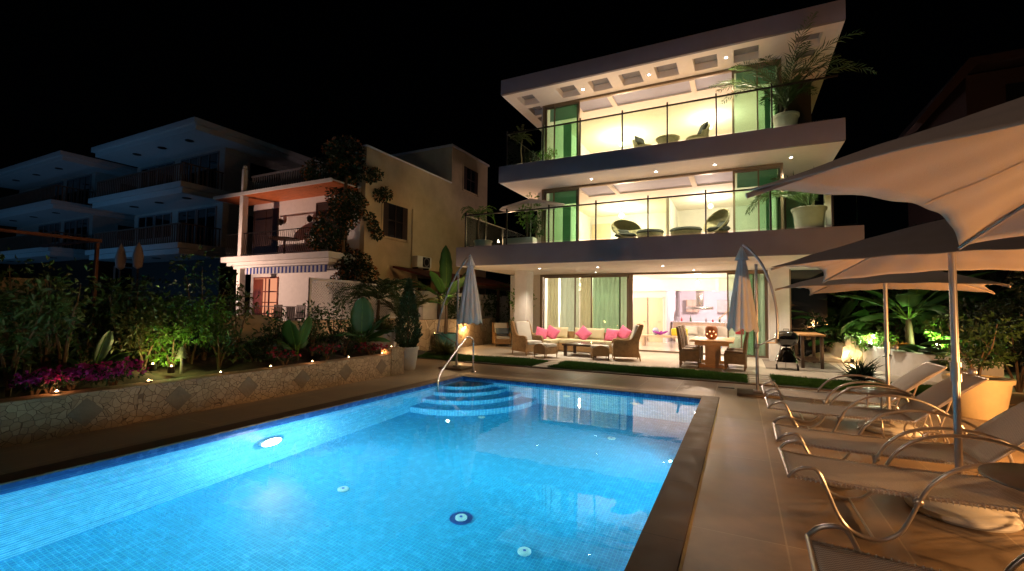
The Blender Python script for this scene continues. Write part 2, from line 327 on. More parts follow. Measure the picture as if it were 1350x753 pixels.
# basin
b = MB(); b.add([(XL,YN,ZB),(XR,YN,ZB),(XR,YF,ZB),(XL,YF,ZB)],[(0,1,2,3)]); tag(b.build('pool_floor', M['mosaic_floor'], fix=False), kind='structure')
b = MB()
for X in (XL,XR): b.box(*( (X-.2,X-.001) if X==XL else (X+.001,X+.2) ), YN-.2,YF+.2,ZB-.1,-.125)
tag(b.build('pool_wall', M['mosaic_wall_x']), kind='structure')
b = MB()
for Y in (YN,YF): b.box(XL,XR,*( (Y-.2,Y-.001) if Y==YN else (Y+.001,Y+.2) ),ZB-.1,-.125)
tag(b.build('pool_wall', M['mosaic_wall_y']), kind='structure')
b = MB(); b.box(XL-.002,XL+.004,YN,YF,-.17,-.004); b.box(XR-.004,XR+.002,YN,YF,-.17,-.004); tag(b.build('pool_waterline_tiles', M['mosaic_navy']), kind='structure')
b = MB(); b.box(XL+.005,XR-.005,YF-.006,YF+.002,-.19,-.004); tag(b.build('pool_waterline_tiles', M['mosaic_navy_y']), kind='structure')
b = MB(); b.add([(XL,YN,ZW),(XR,YN,ZW),(XR,YF,ZW),(XL,YF,ZW)],[(0,1,2,3)]); tag(b.build('water', M['water'], fix=False), kind='structure')
M['mosaic_tread'] = tilemat('mosaic_tread', (.015,.28,.64),(.03,.38,.72),(.14,.56,.80), .045,.045,.005, **PB)
# quarter round steps
st = root('pool_steps','quarter round mosaic steps under water in the far corner of the pool','pool steps',(XL,YF,ZB))
for r, z in ((.80,-.27),(1.10,-.61),(1.45,-.94),(1.82,-1.27)):
    b = MB(); n = 28
    pts = [(XL+.006+r*math.cos(-PI/2+PI/2*i/n), YF-.008+r*math.sin(-PI/2+PI/2*i/n)) for i in range(n+1)]+[(XL+.006,YF-.008)]
    b.poly(pts,'z',ZB+.002,z)
    o = b.build('step', M['mosaic_wall_y'], st)
    t = MB(); t.poly([(XL+.008+(r-.012)*math.cos(-PI/2+PI/2*i/n), YF-.010+(r-.012)*math.sin(-PI/2+PI/2*i/n)) for i in range(n+1)]+[(XL+.008,YF-.010)],'z',z+.001,z+.004)
    t.build('tread', M['mosaic_tread'], o)
    e = MB(); e.tube([(XL+.012+(r+.001)*math.cos(-PI/2+PI/2*i/n), YF-.014+(r+.001)*math.sin(-PI/2+PI/2*i/n), z-.004) for i in range(n+1)], .007, 6)
    e.build('nosing', M['navy'], o)
# floor inlets
def inlet(x, y, label, navy=False):
    t = root('floor_inlet', label, 'pool inlet', (x,y,ZB), 'round inlets on the pool floor')
    if navy: MB().lathe([(0,.001),(.125,.001),(.125,.008),(0,.008)],(x,y,ZB),32).build('surround', M['navy'], t)
    MB().lathe([(0,.002),(.066,.002),(.066,.018),(.05,.03),(.02,.03),(.02,.024),(0,.024)],(x,y,ZB),24).build('cover', M['white_plastic'], t)
    MB().lathe([(0,.031),(.016,.031),(.016,.034),(0,.034)],(x,y,ZB),12).build('nozzle', M['navy'], t)
inlet(-2.72,4.28,'white drain cover ringed by a deep blue mosaic disc on the pool floor',True)
inlet(-4.26,4.08,'round white inlet on the pool floor in front of the glowing wall lamp')
inlet(-1.88,4.1,'round white inlet on the pool floor nearest the dark coping')
inlet(-1.86,7.33,'round white inlet on the pool floor below the house reflection')
inlet(-4.25,7.32,'round white inlet on the pool floor at the foot of the steps')
for x,l in ((-3.12,'round white return nozzle on the far pool wall nearer the steps'),(-1.8,'round white return nozzle on the far pool wall nearer the coping corner')):
    t = root('wall_nozzle', l, 'pool nozzle', (x,YF,-.6), 'nozzles on the far pool wall')
    b = MB(); b.tube([(x,YF-.001,-.75),(x,YF-.03,-.75)],.07,20); b.build('cover', M['white_plastic'], t)
def poollamp(x, y, z, sgn, label, pw, watch=True):
    t = root('pool_lamp', label, 'pool lamp', (x,y,z), 'lamps set in the pool walls')
    e_ = .05 if sgn>0 else .012; b = MB(); b.tube([(x,y,z),(x+sgn*e_,y,z)],.15,24); b.build('bezel', M['white_plastic'], t)
    b = MB(); b.tube([(x+sgn*(e_+.001),y,z),(x+sgn*(e_+.008),y,z)],.14,24); b.build('lens', M['em_pool'], t)
    light('SPOT',(x+sgn*.08,y,z),pw,(.55,.88,1),.015,(x+sgn*2.6,y+.2,z-.55),155,.8,'pool_lamp_light'); light('SPOT',(x+sgn*.08,y,z),pw*2.2,(.88,.96,1),.015,(x+sgn*1.7,y+.3,z-.70),84,1,'pool_lamp_beam')
    light('POINT',(x+sgn*.15,y,z+.03),pw*(.8 if sgn>0 else .1),(.9,.97,1),.01,name='pool_lamp_glow')
poollamp(XL,4.05,-.80,1,'round white underwater lamp glowing on the planter side pool wall',360)
poollamp(XR,5.9,-.80,-1,'underwater lamp in the coping side pool wall near the house',360)
poollamp(XR,1.3,-.80,-1,'underwater lamp in the coping side pool wall near the loungers',360)
poollamp(XL,-.3,-.80,1,'underwater lamp in the planter side pool wall near the viewer',330)

# ------------------------------------------------------------------ handrail
t = root('pool_handrail','polished steel grab rail curving from deck down into the pool','handrail',(-5.75,8.9,0))
hp = smoothpath([(-5.75,9.45,.0),(-5.75,9.45,.62),(-5.75,9.38,.80),(-5.75,9.18,.84),(-5.75,9.0,.76),(-5.62,8.0,.22),(-5.52,7.72,.05),(-5.5,7.68,-.1),(-5.5,7.68,-.93)],5)
MB().tube(hp,.022,12).build('rail', M['steel'], t, smooth=True)
MB().lathe([(0,0),(.055,0),(.05,.014),(.0,.014)],(-5.75,9.45,.001),20).build('flange', M['steel'], t, smooth=True)

# ------------------------------------------------------------------ planter wall + bed
PWX = -6.97
t = root('planter_wall','long crazy paved stone planter wall with grey lozenges beside the pool','planter wall',(PWX,3,0))
MB().box(PWX-.30,PWX,-5,7.95,-.02,.475).build('wall', M['crazy'], t, bevel=.012)
MB().box(PWX-.30,PWX+.015,7.95,8.38,-.02,.60).build('pier', M['crazy'], t, bevel=.012)
for y in np.arange(-1.35,7.9,1.0):
    w = .17
    MB().poly([(y-w,.24),(y,.24-w),(y+w,.24),(y,.24+w)],'x',PWX-.01,PWX+.006).build('lozenge', M['stone_lozenge'], t)
b = MB()
def soilh(u,v):
    x = -9.95+u*(2.70); y = -5+v*15.0
    return (x,y,.40+.05*math.sin(x*5+y*3)+.04*math.sin(y*7.3)+.25*(1-u)**2)
b.grid(soilh,16,80); tag(b.build('planting_bed', M['soil'], smooth=True, fix=False), kind='structure')
cands = [((75,517),'candle flame in a tray beside the bright pink flowers'),((196,504),'second tealight along the wall past the purple flowers'),((291,493),'tealight on the wall below the grey shrub corner balcony'),((357,487.5),'tealight on the wall before the pair of round leaves'),((412,480),'tealight in red flowers below the lattice screen'),((460,472),'tealight beside the small white flowers on the wall'),((504,466.5),'tealight beside the red flowers near the wall end')]
proto = None
def tealight(loc, label):
    global proto
    if proto is None:
        proto = root('tealight', label, 'candle', (0,0,0), 'tealights along the planter wall')
        b = L(); b.lathe([(0,0),(.038,0),(.042,.02),(.038,.02),(.036,.012),(0,.012)],k=16); b.build('cup', M['steel'], proto, smooth=True)
        b = L(); b.lathe([(0,.012),(.012,.018),(.012,.024),(.006,.034),(0,.042)],k=10); b.build('flame', M['em_candle'], proto, smooth=True)
        o = proto; o.location = loc
    else: o = dup(proto, loc, 0, label)
    light('POINT',(loc[0]+.0,loc[1],loc[2]+.034),(3.4 if ('pink' in label or 'red' in label) else .7),(1,.40,.14),.012,name='tealight_glow')
for q,l in cands:
    y = onx(*q,PWX-.21).y; tealight((PWX-.215,y,.476), l)
tealight((PWX-.22,8.2,.602),'tealight on top of the raised end pier')
# the water itself scatters a little light round the lamps
m_, nt_, out_ = newmat('water_body'); v_ = N(nt_,'ShaderNodeVolumeScatter', Density=.04, Anisotropy=.5); v_.inputs[0].default_value = (.5,.85,1,1); va_ = N(nt_,'ShaderNodeVolumeAbsorption', Density=.15); va_.inputs[0].default_value = (.0,.86,.80,1); as_ = nt_.nodes.new('ShaderNodeAddShader'); nt_.links.new(v_.outputs[0], as_.inputs[0]); nt_.links.new(va_.outputs[0], as_.inputs[1]); nt_.links.new(as_.outputs[0], out_.inputs['Volume'])
tag(MB().box(XL+.008,XR-.008,YN+.008,YF-.012,ZB+.008,ZW-.01).build('water_body', m_), kind='structure')
# ------------------------------------------------------------------ modern house
YFa, YW, YU = 12.59, 17.0, 13.95
H = root('modern_house','large white three storey modern house with deep lit balconies and green glass','house',(-3,17,0))
def soffit(z, th, X0, X1, Y0, Y1, holes, name, mt, parent):
    xs = sorted({X0,X1}|{v for h in holes for v in h[:2]}); ys = sorted({Y0,Y1}|{v for h in holes for v in h[2:]})
    bm = bmesh.new(); idx = {}
    def V(x,y,zz):
        k = (round(x,4),round(y,4),round(zz,4))
        if k not in idx: idx[k] = bm.verts.new(k)
        return idx[k]
    for i in range(len(xs)-1):
        for j in range(len(ys)-1):
            cx, cy = (xs[i]+xs[i+1])/2, (ys[j]+ys[j+1])/2
            hole = any(h[0]<cx<h[1] and h[2]<cy<h[3] for h in holes)
            zz = z+th if hole else z
            bm.faces.new([V(xs[i],ys[j],zz),V(xs[i],ys[j+1],zz),V(xs[i+1],ys[j+1],zz),V(xs[i+1],ys[j],zz)])
    for h in holes:
        for (a,b_),(c,d) in (((h[0],h[2]),(h[1],h[2])),((h[1],h[2]),(h[1],h[3])),((h[1],h[3]),(h[0],h[3])),((h[0],h[3]),(h[0],h[2]))):
            bm.faces.new([V(a,b_,z),V(c,d,z),V(c,d,z+th),V(a,b_,z+th)])
    me = bpy.data.meshes.new(name); bm.to_mesh(me); bm.free(); me.materials.append(mt)
    o = bpy.data.objects.new(name, me); C.objects.link(o); o.parent = parent; me.transform(Matrix.Translation(-H.location)); return o
M['fascia'] = mat('grey_fascia_paint', (.16,.145,.165), .8, var=.06, scale=2, bump=.1)
M['coffer'] = mat('coffer_shade_grey',(.22,.21,.22),.8)
def panels(hs,z):
    for h in hs: MB().box(h[0]+.002,h[1]-.002,h[2]+.002,h[3]-.002,z+.05,z+.09).build('ceiling_panel', M['ceil_panel'], H)
M['ceil_panel'] = mat('blue_grey_ceiling_panel',(.36,.37,.50),.7,var=.08,scale=1.5)
def slab(x0, x1, z0, z1, holes, yb=22.5):
    s = MB().box(x0,x1,YFa,YFa+.1,z0,z1).build('fascia', M['fascia'], H, bevel=.01)
    MB().box(x0+.003,x0+.1,YFa+.1,yb,z0,z1).box(x1-.1,x1-.003,YFa+.1,yb,z0,z1).box(x0+.1,x1-.1,YFa+.1,yb,z1-.2,z1-.002).build('slab', M['plaster'], H)
    soffit(z0+.004,.26 if z1-z0<.5 else .30,x0+.1,x1-.1,YFa+.1,yb,holes,'soffit',M['soffit'],H)
slab(-8.40,2.50,2.90,3.52,[])
slab(-6.84,2.20,5.51,6.03,[(-4.76,-3.8,14.15,15.5),(-3.65,-1.35,14.15,15.5),(-1.2,-.16,14.15,15.5)])
cof = [(x,x+.60,12.94,13.64) for x in (-6.2,-5.08,-4.05,-3.12,-2.12,-1.10,-.10)]+[(1.30,1.86,12.98,13.62),(1.38,1.86,13.78,14.5),(1.38,1.86,14.7,15.4),(-6.45,-6.0,13.85,14.5),(-6.45,-6.0,14.7,15.4)]
cof = [c if c[0]>-6.1 or c[2]>13 else (-6.45,-5.9,12.98,13.62) for c in cof]
cof = [(-6.45,-5.88,12.98,13.62)]+[c for c in cof if c[0]>-5.5]+[(-6.45,-5.99,13.85,14.5),(-6.45,-5.99,14.7,15.4)]
slab(-6.81,2.25,8.36,8.84,cof+[(-4.83,-3.78,14.15,14.95),(-3.62,-1.3,14.15,14.95),(-1.15,-.15,14.15,14.95)])
panels([(-4.76,-3.8,14.15,15.5),(-3.65,-1.35,14.15,15.5),(-1.2,-.16,14.15,15.5)],5.51); panels([(-4.83,-3.78,14.15,14.95),(-3.62,-1.3,14.15,14.95),(-1.15,-.15,14.15,14.95)],8.36)
for c in cof: MB().box(c[0]+.01,c[1]-.01,c[2]+.01,c[3]-.01,8.36+.2,8.36+.25).build('coffer_shade', M['coffer'], H)  # grey plates added in the recesses, their shade put into the colour
# columns and walls (ground floor)
MB().box(-7.35,-6.88,14.9,15.5,.03,2.903).build('column', M['plaster'], H, bevel=.008)
MB().box(.80,1.34,16.2,16.9,.03,2.903).build('column', M['plaster'], H, bevel=.008)
MB().box(-8.6,-7.22,17.02,17.2,.0,2.903).build('wall', M['plaster'], H)
MB().box(1.34,2.45,17.3,17.45,.0,2.903).build('wall', M['dark_glass'], H)
MB().box(1.34,1.44,16.9,17.3,.0,2.903).build('frame_post', M['bronze'], H)
# ground floor interior shell
GF = [(-7.22,1.30,17.1,28)]
MB().box(-7.4,1.4,16.86,28,-.02,.045).build('floor', M['inner_floor'], H)
MB().box(-7.42,-7.24,17.2,28,.046,2.903).box(-7.24,-3.1,22.3,22.45,.046,2.903).box(-3.22,-3.1,22.45,28,.046,2.903).box(-3.1,1.4,27.9,28,.046,2.903).box(1.3,1.42,17.2,28,.046,2.903).build('interior_wall', M['inner_white'], H)
MB().box(-7.23,1.29,21.0,21.15,2.40,2.902).build('bulkhead', M['soffit'], H)
MB().box(-.93,-.80,20.96,21.0,2.35,2.902).build('bulkhead_post', M['inner_white'], H)
for x0,x1 in ((-7.0,-6.1),(-5.6,-4.75),(-4.7,-3.95),(-3.9,-3.25)):
    d = MB().box(x0,x1,22.25,22.298,.047,2.12).build('interior_door', M['pale_wood'], H, bevel=.008)
    MB().tube([(x1-.08,22.24,1.0),(x1-.08,22.20,1.0),(x1-.18,22.20,1.0)],.012,6).build('handle', M['steel'], d)
    MB().box(x0-.05,x0-.005,22.24,22.299,.047,2.17).box(x1+.005,x1+.05,22.24,22.299,.047,2.17).box(x0-.05,x1+.05,22.24,22.299,2.125,2.17).build('door_frame', M['inner_white'], d)
# glazing helper: frame boxes in plane Y
def frame(name, x0, x1, y, z0, z1, w=.07, d=.08, mt='bronze', parent=H, bars=()):
    b = MB(); b.box(x0,x0+w,y-d/2,y+d/2,z0,z1).box(x1-w,x1,y-d/2,y+d/2,z0,z1).box(x0+w,x1-w,y-d/2,y+d/2,z1-w,z1).box(x0+w,x1-w,y-d/2,y+d/2,z0,z0+w*.7)
    for x in bars: b.box(x-.02,x+.02,y-d/2+.005,y+d/2-.005,z0+w*.7,z1-w)
    return b.build(name, M[mt], parent, bevel=.004)
def pane(x0, x1, y, z0, z1, mt, parent):
    return MB().box(x0,x1,y-.006,y+.006,z0,z1).build('pane', M[mt], parent)
gz0, gz1 = .05, 2.90
f = frame('sliding_door', -7.22,-3.60,17.0,gz0,gz1,.09,.12)
for x0,x1,yy,g in ((-7.1,-5.74,17.02,'glass_clear'),(-5.80,-4.0,17.06,'glass_clear'),(-5.12,-3.70,16.98,'glass_pale')):
    s = frame('sash',x0,x1,yy,gz0+.02,gz1-.09,.05,.035,'bronze',H); pane(x0+.05,x1-.05,yy,gz0+.05,gz1-.14,g,s)
f = frame('sliding_door', -3.60,.80,16.99,gz0,gz1,.07,.10)
for x0,x1,yy,g in ((-.40,.42,17.03,'glass_green'),(.0,.76,16.97,'glass_green')):
    s = frame('sash',x0,x1,yy,gz0+.02,gz1-.07,.05,.035,'bronze',H); pane(x0+.05,x1-.05,yy,gz0+.05,gz1-.12,g,s)
# curtains
def curtain(x0, x1, y, z0, z1, mt, parent=H):
    b = MB(); n = int((x1-x0)/.02)
    b.grid(lambda u,v:(x0+u*(x1-x0), y+.03*math.sin(u*(x1-x0)*34+math.sin(v*3)), z0+v*(z1-z0)), n, 6)
    return b.build('curtain', M[mt], parent, smooth=True, fix=False, solid=.004)
curtain(-7.05,-6.55,17.3,.06,2.8,'curtain'); curtain(-6.5,-5.7,17.32,.06,2.8,'curtain_green'); curtain(-5.65,-5.2,17.3,.06,2.8,'curtain'); curtain(-5.15,-3.8,17.34,.06,2.8,'curtain_green'); curtain(.1,.75,17.3,.06,2.8,'curtain_green')
# upper floors
M['blind_green'] = mat('dull_green_blind',(.36,.48,.42),.9,trans=.5)
def upper(z0, z1, yb):
    MB().box(-5.98,-5.80,YU+.06,yb,z0,z1+.004).box(-5.8,1.0,yb-.12,yb,z0,z1+.004).box(.96,1.06,YU+1.2,yb,z0,z1+.004).build('interior_wall', M['inner_wall'], H)
    MB().box(-5.8,.96,YU+.06,yb-.12,z0-.001,z0+.02).build('floor', M['pale_wood'], H)
    MB().box(-5.79,.95,yb-.16,yb-.121,z0+.021,z0+.12).build('skirting', M['inner_white'], H)
    f = frame('window', -5.90,1.05,YU,z0,z1+.002,.07,.12)
    zt = z1-.07
    g = frame('sash',-5.82,-4.66,YU+.02,z0+.03,zt,.06,.04); pane(-5.76,-4.72,YU+.02,z0+.07,zt-.06,'glass_green',g)
    g = frame('sash',-5.50,-4.60,YU-.03,z0+.03,zt,.05,.03); pane(-5.45,-4.65,YU-.03,z0+.07,zt-.06,'glass_green',g)
    g = frame('sash',-.16,1.0,YU+.02,z0+.03,zt,.06,.04); pane(-.10,.94,YU+.02,z0+.07,zt-.06,'glass_green',g)
    g = frame('sash',.45,1.02,YU-.03,z0+.03,zt,.04,.03); pane(.49,.98,YU-.03,z0+.07,zt-.06,'glass_green',g)
    for xa,xb in ((-5.7,-4.72),(-.05,.92)): MB().box(xa,xb,YU+.12,YU+.14,z1-.52,z1-.08).build('roller_blind', M['blind_green'], H)
    MB().box(-5.30,-5.02,YU+.35,YU+.37,z0+.02,z1-.55).box(.66,.80,YU+.35,YU+.37,z0+.02,z1-.55).build('curtain', M['blind_green'], H)
    # glazed return wall facing the side
    MB().box(.99,1.05,YU+.06,YU+.14,z0,z1+.003).box(.99,1.05,YU+1.1,YU+1.2,z0,z1+.003).build('frame_post', M['bronze'], H)
    MB().box(1.01,1.022,YU+.14,YU+1.1,z0+.03,z1-.02).build('pane', M['glass_green'], H)
upper(3.52,5.51,19.2); upper(6.03,8.36,19.2)
# set back corner on the first floor and side pier
MB().box(1.07,2.05,16.4,16.5,3.52,5.512).build('wall', M['curtain_green'], H)
f = frame('window',1.25,1.95,16.36,3.55,5.3,.05,.06); pane(1.3,1.9,16.36,3.6,5.24,'glass_green',f)
MB().box(2.06,2.22,14.6,14.8,3.52,5.512).build('pier', M['plaster'], H)
MB().box(1.30,1.36,15.45,22,6.03,8.362).box(1.36,1.9,15.5,15.6,6.03,8.362).build('wall', M['shutter'], H)
# left end wall of the first floor room seen beside the parasol
MB().box(-6.2,-5.91,14.25,14.4,3.52,5.512).build('wall', M['plaster'], H)
MB().box(-5.99,-5.95,14.4,22,6.03,8.362).build('wall', M['plaster'], H)
# interior partitions giving depth
MB().box(-2.3,-2.2,16.6,19.0,3.54,5.512).build('partition', M['inner_wall'], H)
d = MB().box(-5.7,-4.9,19.02,19.07,3.54,5.2).build('interior_door', M['pale_wood'], H, bevel=.006)
# downlights
def downs(pts, z, pw, col=(1,.80,.58), ang=120, small=False):
    for x,y in pts:
        o = MB().lathe([(.055,0),(.055,-.006),(.035,-.006),(.035,0)],(x,y,z),16).build('downlight', M['inner_white'], H)
        MB().lathe([(0,-.003),(.036,-.003),(.036,-.0005),(0,-.0005)],(x,y,z),14).build('lens', M['em_down'], o)
        light('SPOT',(x,y,z-.03),pw,col,.03,(x,y,z-2),ang,.7,'downlight_beam')
downs([(-6.08,14.21),(-4.08,14.27),(-2.11,14.5),(-.05,14.35),(-4.73,16.3),(-1.38,16.3),(1.5,14.4)],2.9,230)
downs([(-4.03,13.35),(-2.13,13.35),(-.59,13.35),(1.2,13.5)],5.51,430)
downs([(-4.31,13.33),(-2.31,13.28),(-.28,13.23)],8.36,400)
# interior lamps: bulbs hung under the ceilings
def bulb(x,y,z,pw,col,r=.09,lbl=None):
    o = MB().ball((x,y,z),r,12,8).build('ceiling_lamp', M['em_warm'] if lbl is None else lbl, H, smooth=True)
    MB().tube([(x,y,z+r*.9),(x,y,z+r+.25)],.01,6).build('stem', M['steel'], o)
    light('POINT',(x,y,z-.25),pw,col,.15,name='room_light')
M['em_room'] = emat('room_lamp',(1,.85,.55),14)
for z in (5.2,8.02):
    bulb(-4.1,17.6,z,150,(1,.82,.66),.1,M['em_room']); bulb(-.9,17.2,z,125,(1,.80,.64),.08,M['em_room'])
    light('POINT',(-3.9,18.4,z-1.0),120,(1,.80,.42),.12,name='table_lamp_light')
for x,y,z,pw,c in ((-4.5,20.0,2.55,190,(1,.72,.48)),(-1.5,19.3,2.55,180,(1,.72,.50)),(-1.2,25,2.5,400,(1,.74,.78)),(-6.2,19,2.5,320,(1,.82,.66))):
    bulb(x,y,z+.1,pw,c,.06,M['em_room'])
# table lamps on the upper floors
for z,l in ((3.54,'glowing table lamp on a low chest behind the first floor windows'),(6.05,'glowing table lamp on a low chest behind the top floor windows')):
    t = root('table_lamp', l, 'lamp', (-4.0,18.6,z+.55))
    MB().lathe([(0,0),(.08,0),(.03,.05),(.05,.18),(.02,.26),(0,.26)],(-4.0,18.6,z+.55),14).build('base', M['cream_pot'], t, smooth=True)
    MB().lathe([(.17,.26),(.12,.50),(.11,.50),(.16,.26)],(-4.0,18.6,z+.55),20).build('lamp_shade', emat('lit_shade',(1,.82,.42),9), t, smooth=True)
    t = root('low_chest', l.replace('glowing table lamp on a','maple').replace('low chest','low chest carrying the table lamp'), 'chest', (-4.0,18.6,z))
    MB().box(-4.7,-3.3,18.4,18.9,z+.05,z+.54).build('body', M['pale_wood'], t, bevel=.01)
    MB().box(-4.68,-4.01,18.38,18.399,z+.09,z+.5).build('drawer', M['inner_white'], t); MB().box(-3.99,-3.32,18.38,18.399,z+.09,z+.5).build('drawer', M['inner_white'], t)
# balustrades
def balustrade(z, xs, y, side_x, side_y1, xr):
    t = root('glass_balustrade', 'clear glass balustrade with dark posts along the %s balcony'%('first floor' if z<5 else 'top floor'),'balustrade',((xs[0]+xs[-1])/2,y,z))
    for x in xs: MB().box(x-.018,x+.018,y-.03,y+.03,z+.001,z+1.16).build('post', M['dark_metal'], t, bevel=.004)
    MB().box(xs[0]-.03,xr,y-.032,y+.032,z+1.05,z+1.085).build('top_rail', M['dark_metal'], t, bevel=.005)
    e = xs+[xr]
    for a,c in zip(e[:-1],e[1:]):
        if c-a>.15: MB().box(a+.025,c-.025,y-.006,y+.006,z+.06,z+1.04).build('pane', M['glass_balustrade'], t)
    MB().box(side_x-.03,side_x+.03,y+.035,side_y1,z+1.05,z+1.085).build('top_rail', M['steel'], t, bevel=.005)
    yy = y
    while yy < side_y1-.3:
        y2 = min(yy+1.3,side_y1); MB().box(side_x-.006,side_x+.006,yy+.04,y2-.04,z+.06,z+1.04).build('pane', M['glass_green'], t)
        MB().box(side_x-.02,side_x+.02,y2-.03,y2+.03,z+.001,z+1.1).build('post', M['dark_metal'], t); yy = y2
balustrade(3.52,[ony(x,300,12.72).x for x in (614,668,723.5,785.6,854.4,930.6,1016,1098)],12.72,ony(614,300,12.72).x,17.5,2.42)
balustrade(6.03,[ony(x,180,12.72).x for x in (668.6,716.5,765,820.4,879.8,944.5,1018)],12.72,-6.62,15.8,2.1)
# ------------------------------------------------------------------ umbrellas over the loungers
def canopy_pt(u, v, cz, r, drop, cc):        # u around 0..4, v 0 centre..1 edge
    k = int(min(u,3.9999)); f = u-k
    a0, a1 = k*PI/2, (k+1)*PI/2
    x = (1-f)*math.cos(a0)+f*math.cos(a1); y = (1-f)*math.sin(a0)+f*math.sin(a1)
    pull = 1-cc*4*f*(1-f); sag = .035*math.sin(PI*v)*4*f*(1-f)+.006*v*math.sin(f*PI*10)*(1-v*.3)+.004*math.sin(v*23+f*9+k*2)*v
    rr = r*v*pull
    # height follows the ribs, the cloth dips between them
    return (x*rr, y*rr, cz-drop*(v*pull)**1.12-sag)
def open_umbrella(cx, cy, zc, r, th, drop, label, cc=.13):
    t = root('market_umbrella', label, 'umbrella', (cx,cy,0), 'open umbrellas beside the loungers'); t.rotation_euler.z = th
    b = L(); n = 40; b.grid(lambda u,v: canopy_pt(u*4,v,zc+drop,r,drop,cc), n*4, 16)
    c = b.build('canopy', M['canvas'], t, smooth=True, fix=False, solid=.004)
    for k in range(4):
        b = L(); e = [(math.cos(k*PI/2)*r*v,math.sin(k*PI/2)*r*v,zc+drop-drop*v**1.12-.016) for v in np.linspace(.02,1,9)]
        b.tube(e,.010,6); b.build('rib', M['canvas'], t, smooth=True)
    for k in range(4):
        b = L(); e = [Vector(canopy_pt(k+.5,v,zc+drop,r,drop,cc)) for v in np.linspace(.05,.985,12)]; d = Vector((math.cos((k+.5)*PI/2+PI/2),math.sin((k+.5)*PI/2+PI/2),0))*.014
        b.add([p-d-Vector((0,0,.0035)) for p in e]+[p+d-Vector((0,0,.0035)) for p in e],[(i,i+1,13+i,12+i) for i in range(11)]); b.build('seam', M['canvas_seam'], t, smooth=True, fix=False)
    b = L(); b.tube([(0,0,.05),(0,0,zc+drop+.06)],.024,14); b.build('pole', M['alu'], t, smooth=True)
    b = L(); b.tube([(0,0,1.02),(0,0,1.17)],.034,16); b.tube([(0,0,1.10),(.075*math.cos(-th),.075*math.sin(-th),1.10)],.009,8); b.ball((.095*math.cos(-th),.095*math.sin(-th),1.10),(.03,.03,.033),10,7); b.build('collar', M['alu'], t, smooth=True)
    b = L(); b.tube([(0,0,.05),(0,0,.26)],.037,16); b.build('socket', M['alu'], t, smooth=True)
    b = L(); b.lathe([(.0,0),(.32,0),(.335,.02),(.33,.05),(.30,.075),(.08,.10),(.0,.10)],(0,0,.002),40); b.build('base', M['white_pot'], t, smooth=True)
    b = L(); b.ball((0,0,zc+drop+.07),.03,10,7); b.build('finial', M['alu'], t, smooth=True)
    return t
M['canvas_seam'] = mat('canvas_seam',(.30,.22,.17),.9,var=.08)
TH = math.radians(-62)
open_umbrella(1.74,7.7,1.85,1.50,TH,.38,'farthest open taupe umbrella with its pole behind the round table of the far lounger pair')
open_umbrella(1.52,4.83,1.90,1.47,TH,.42,'middle open taupe umbrella whose knobbed pole rises between two loungers')
open_umbrella(1.50,2.05,1.95,1.52,math.radians(-76.5),.46,'nearest open taupe umbrella overhead at the picture edge, its pole out of frame')

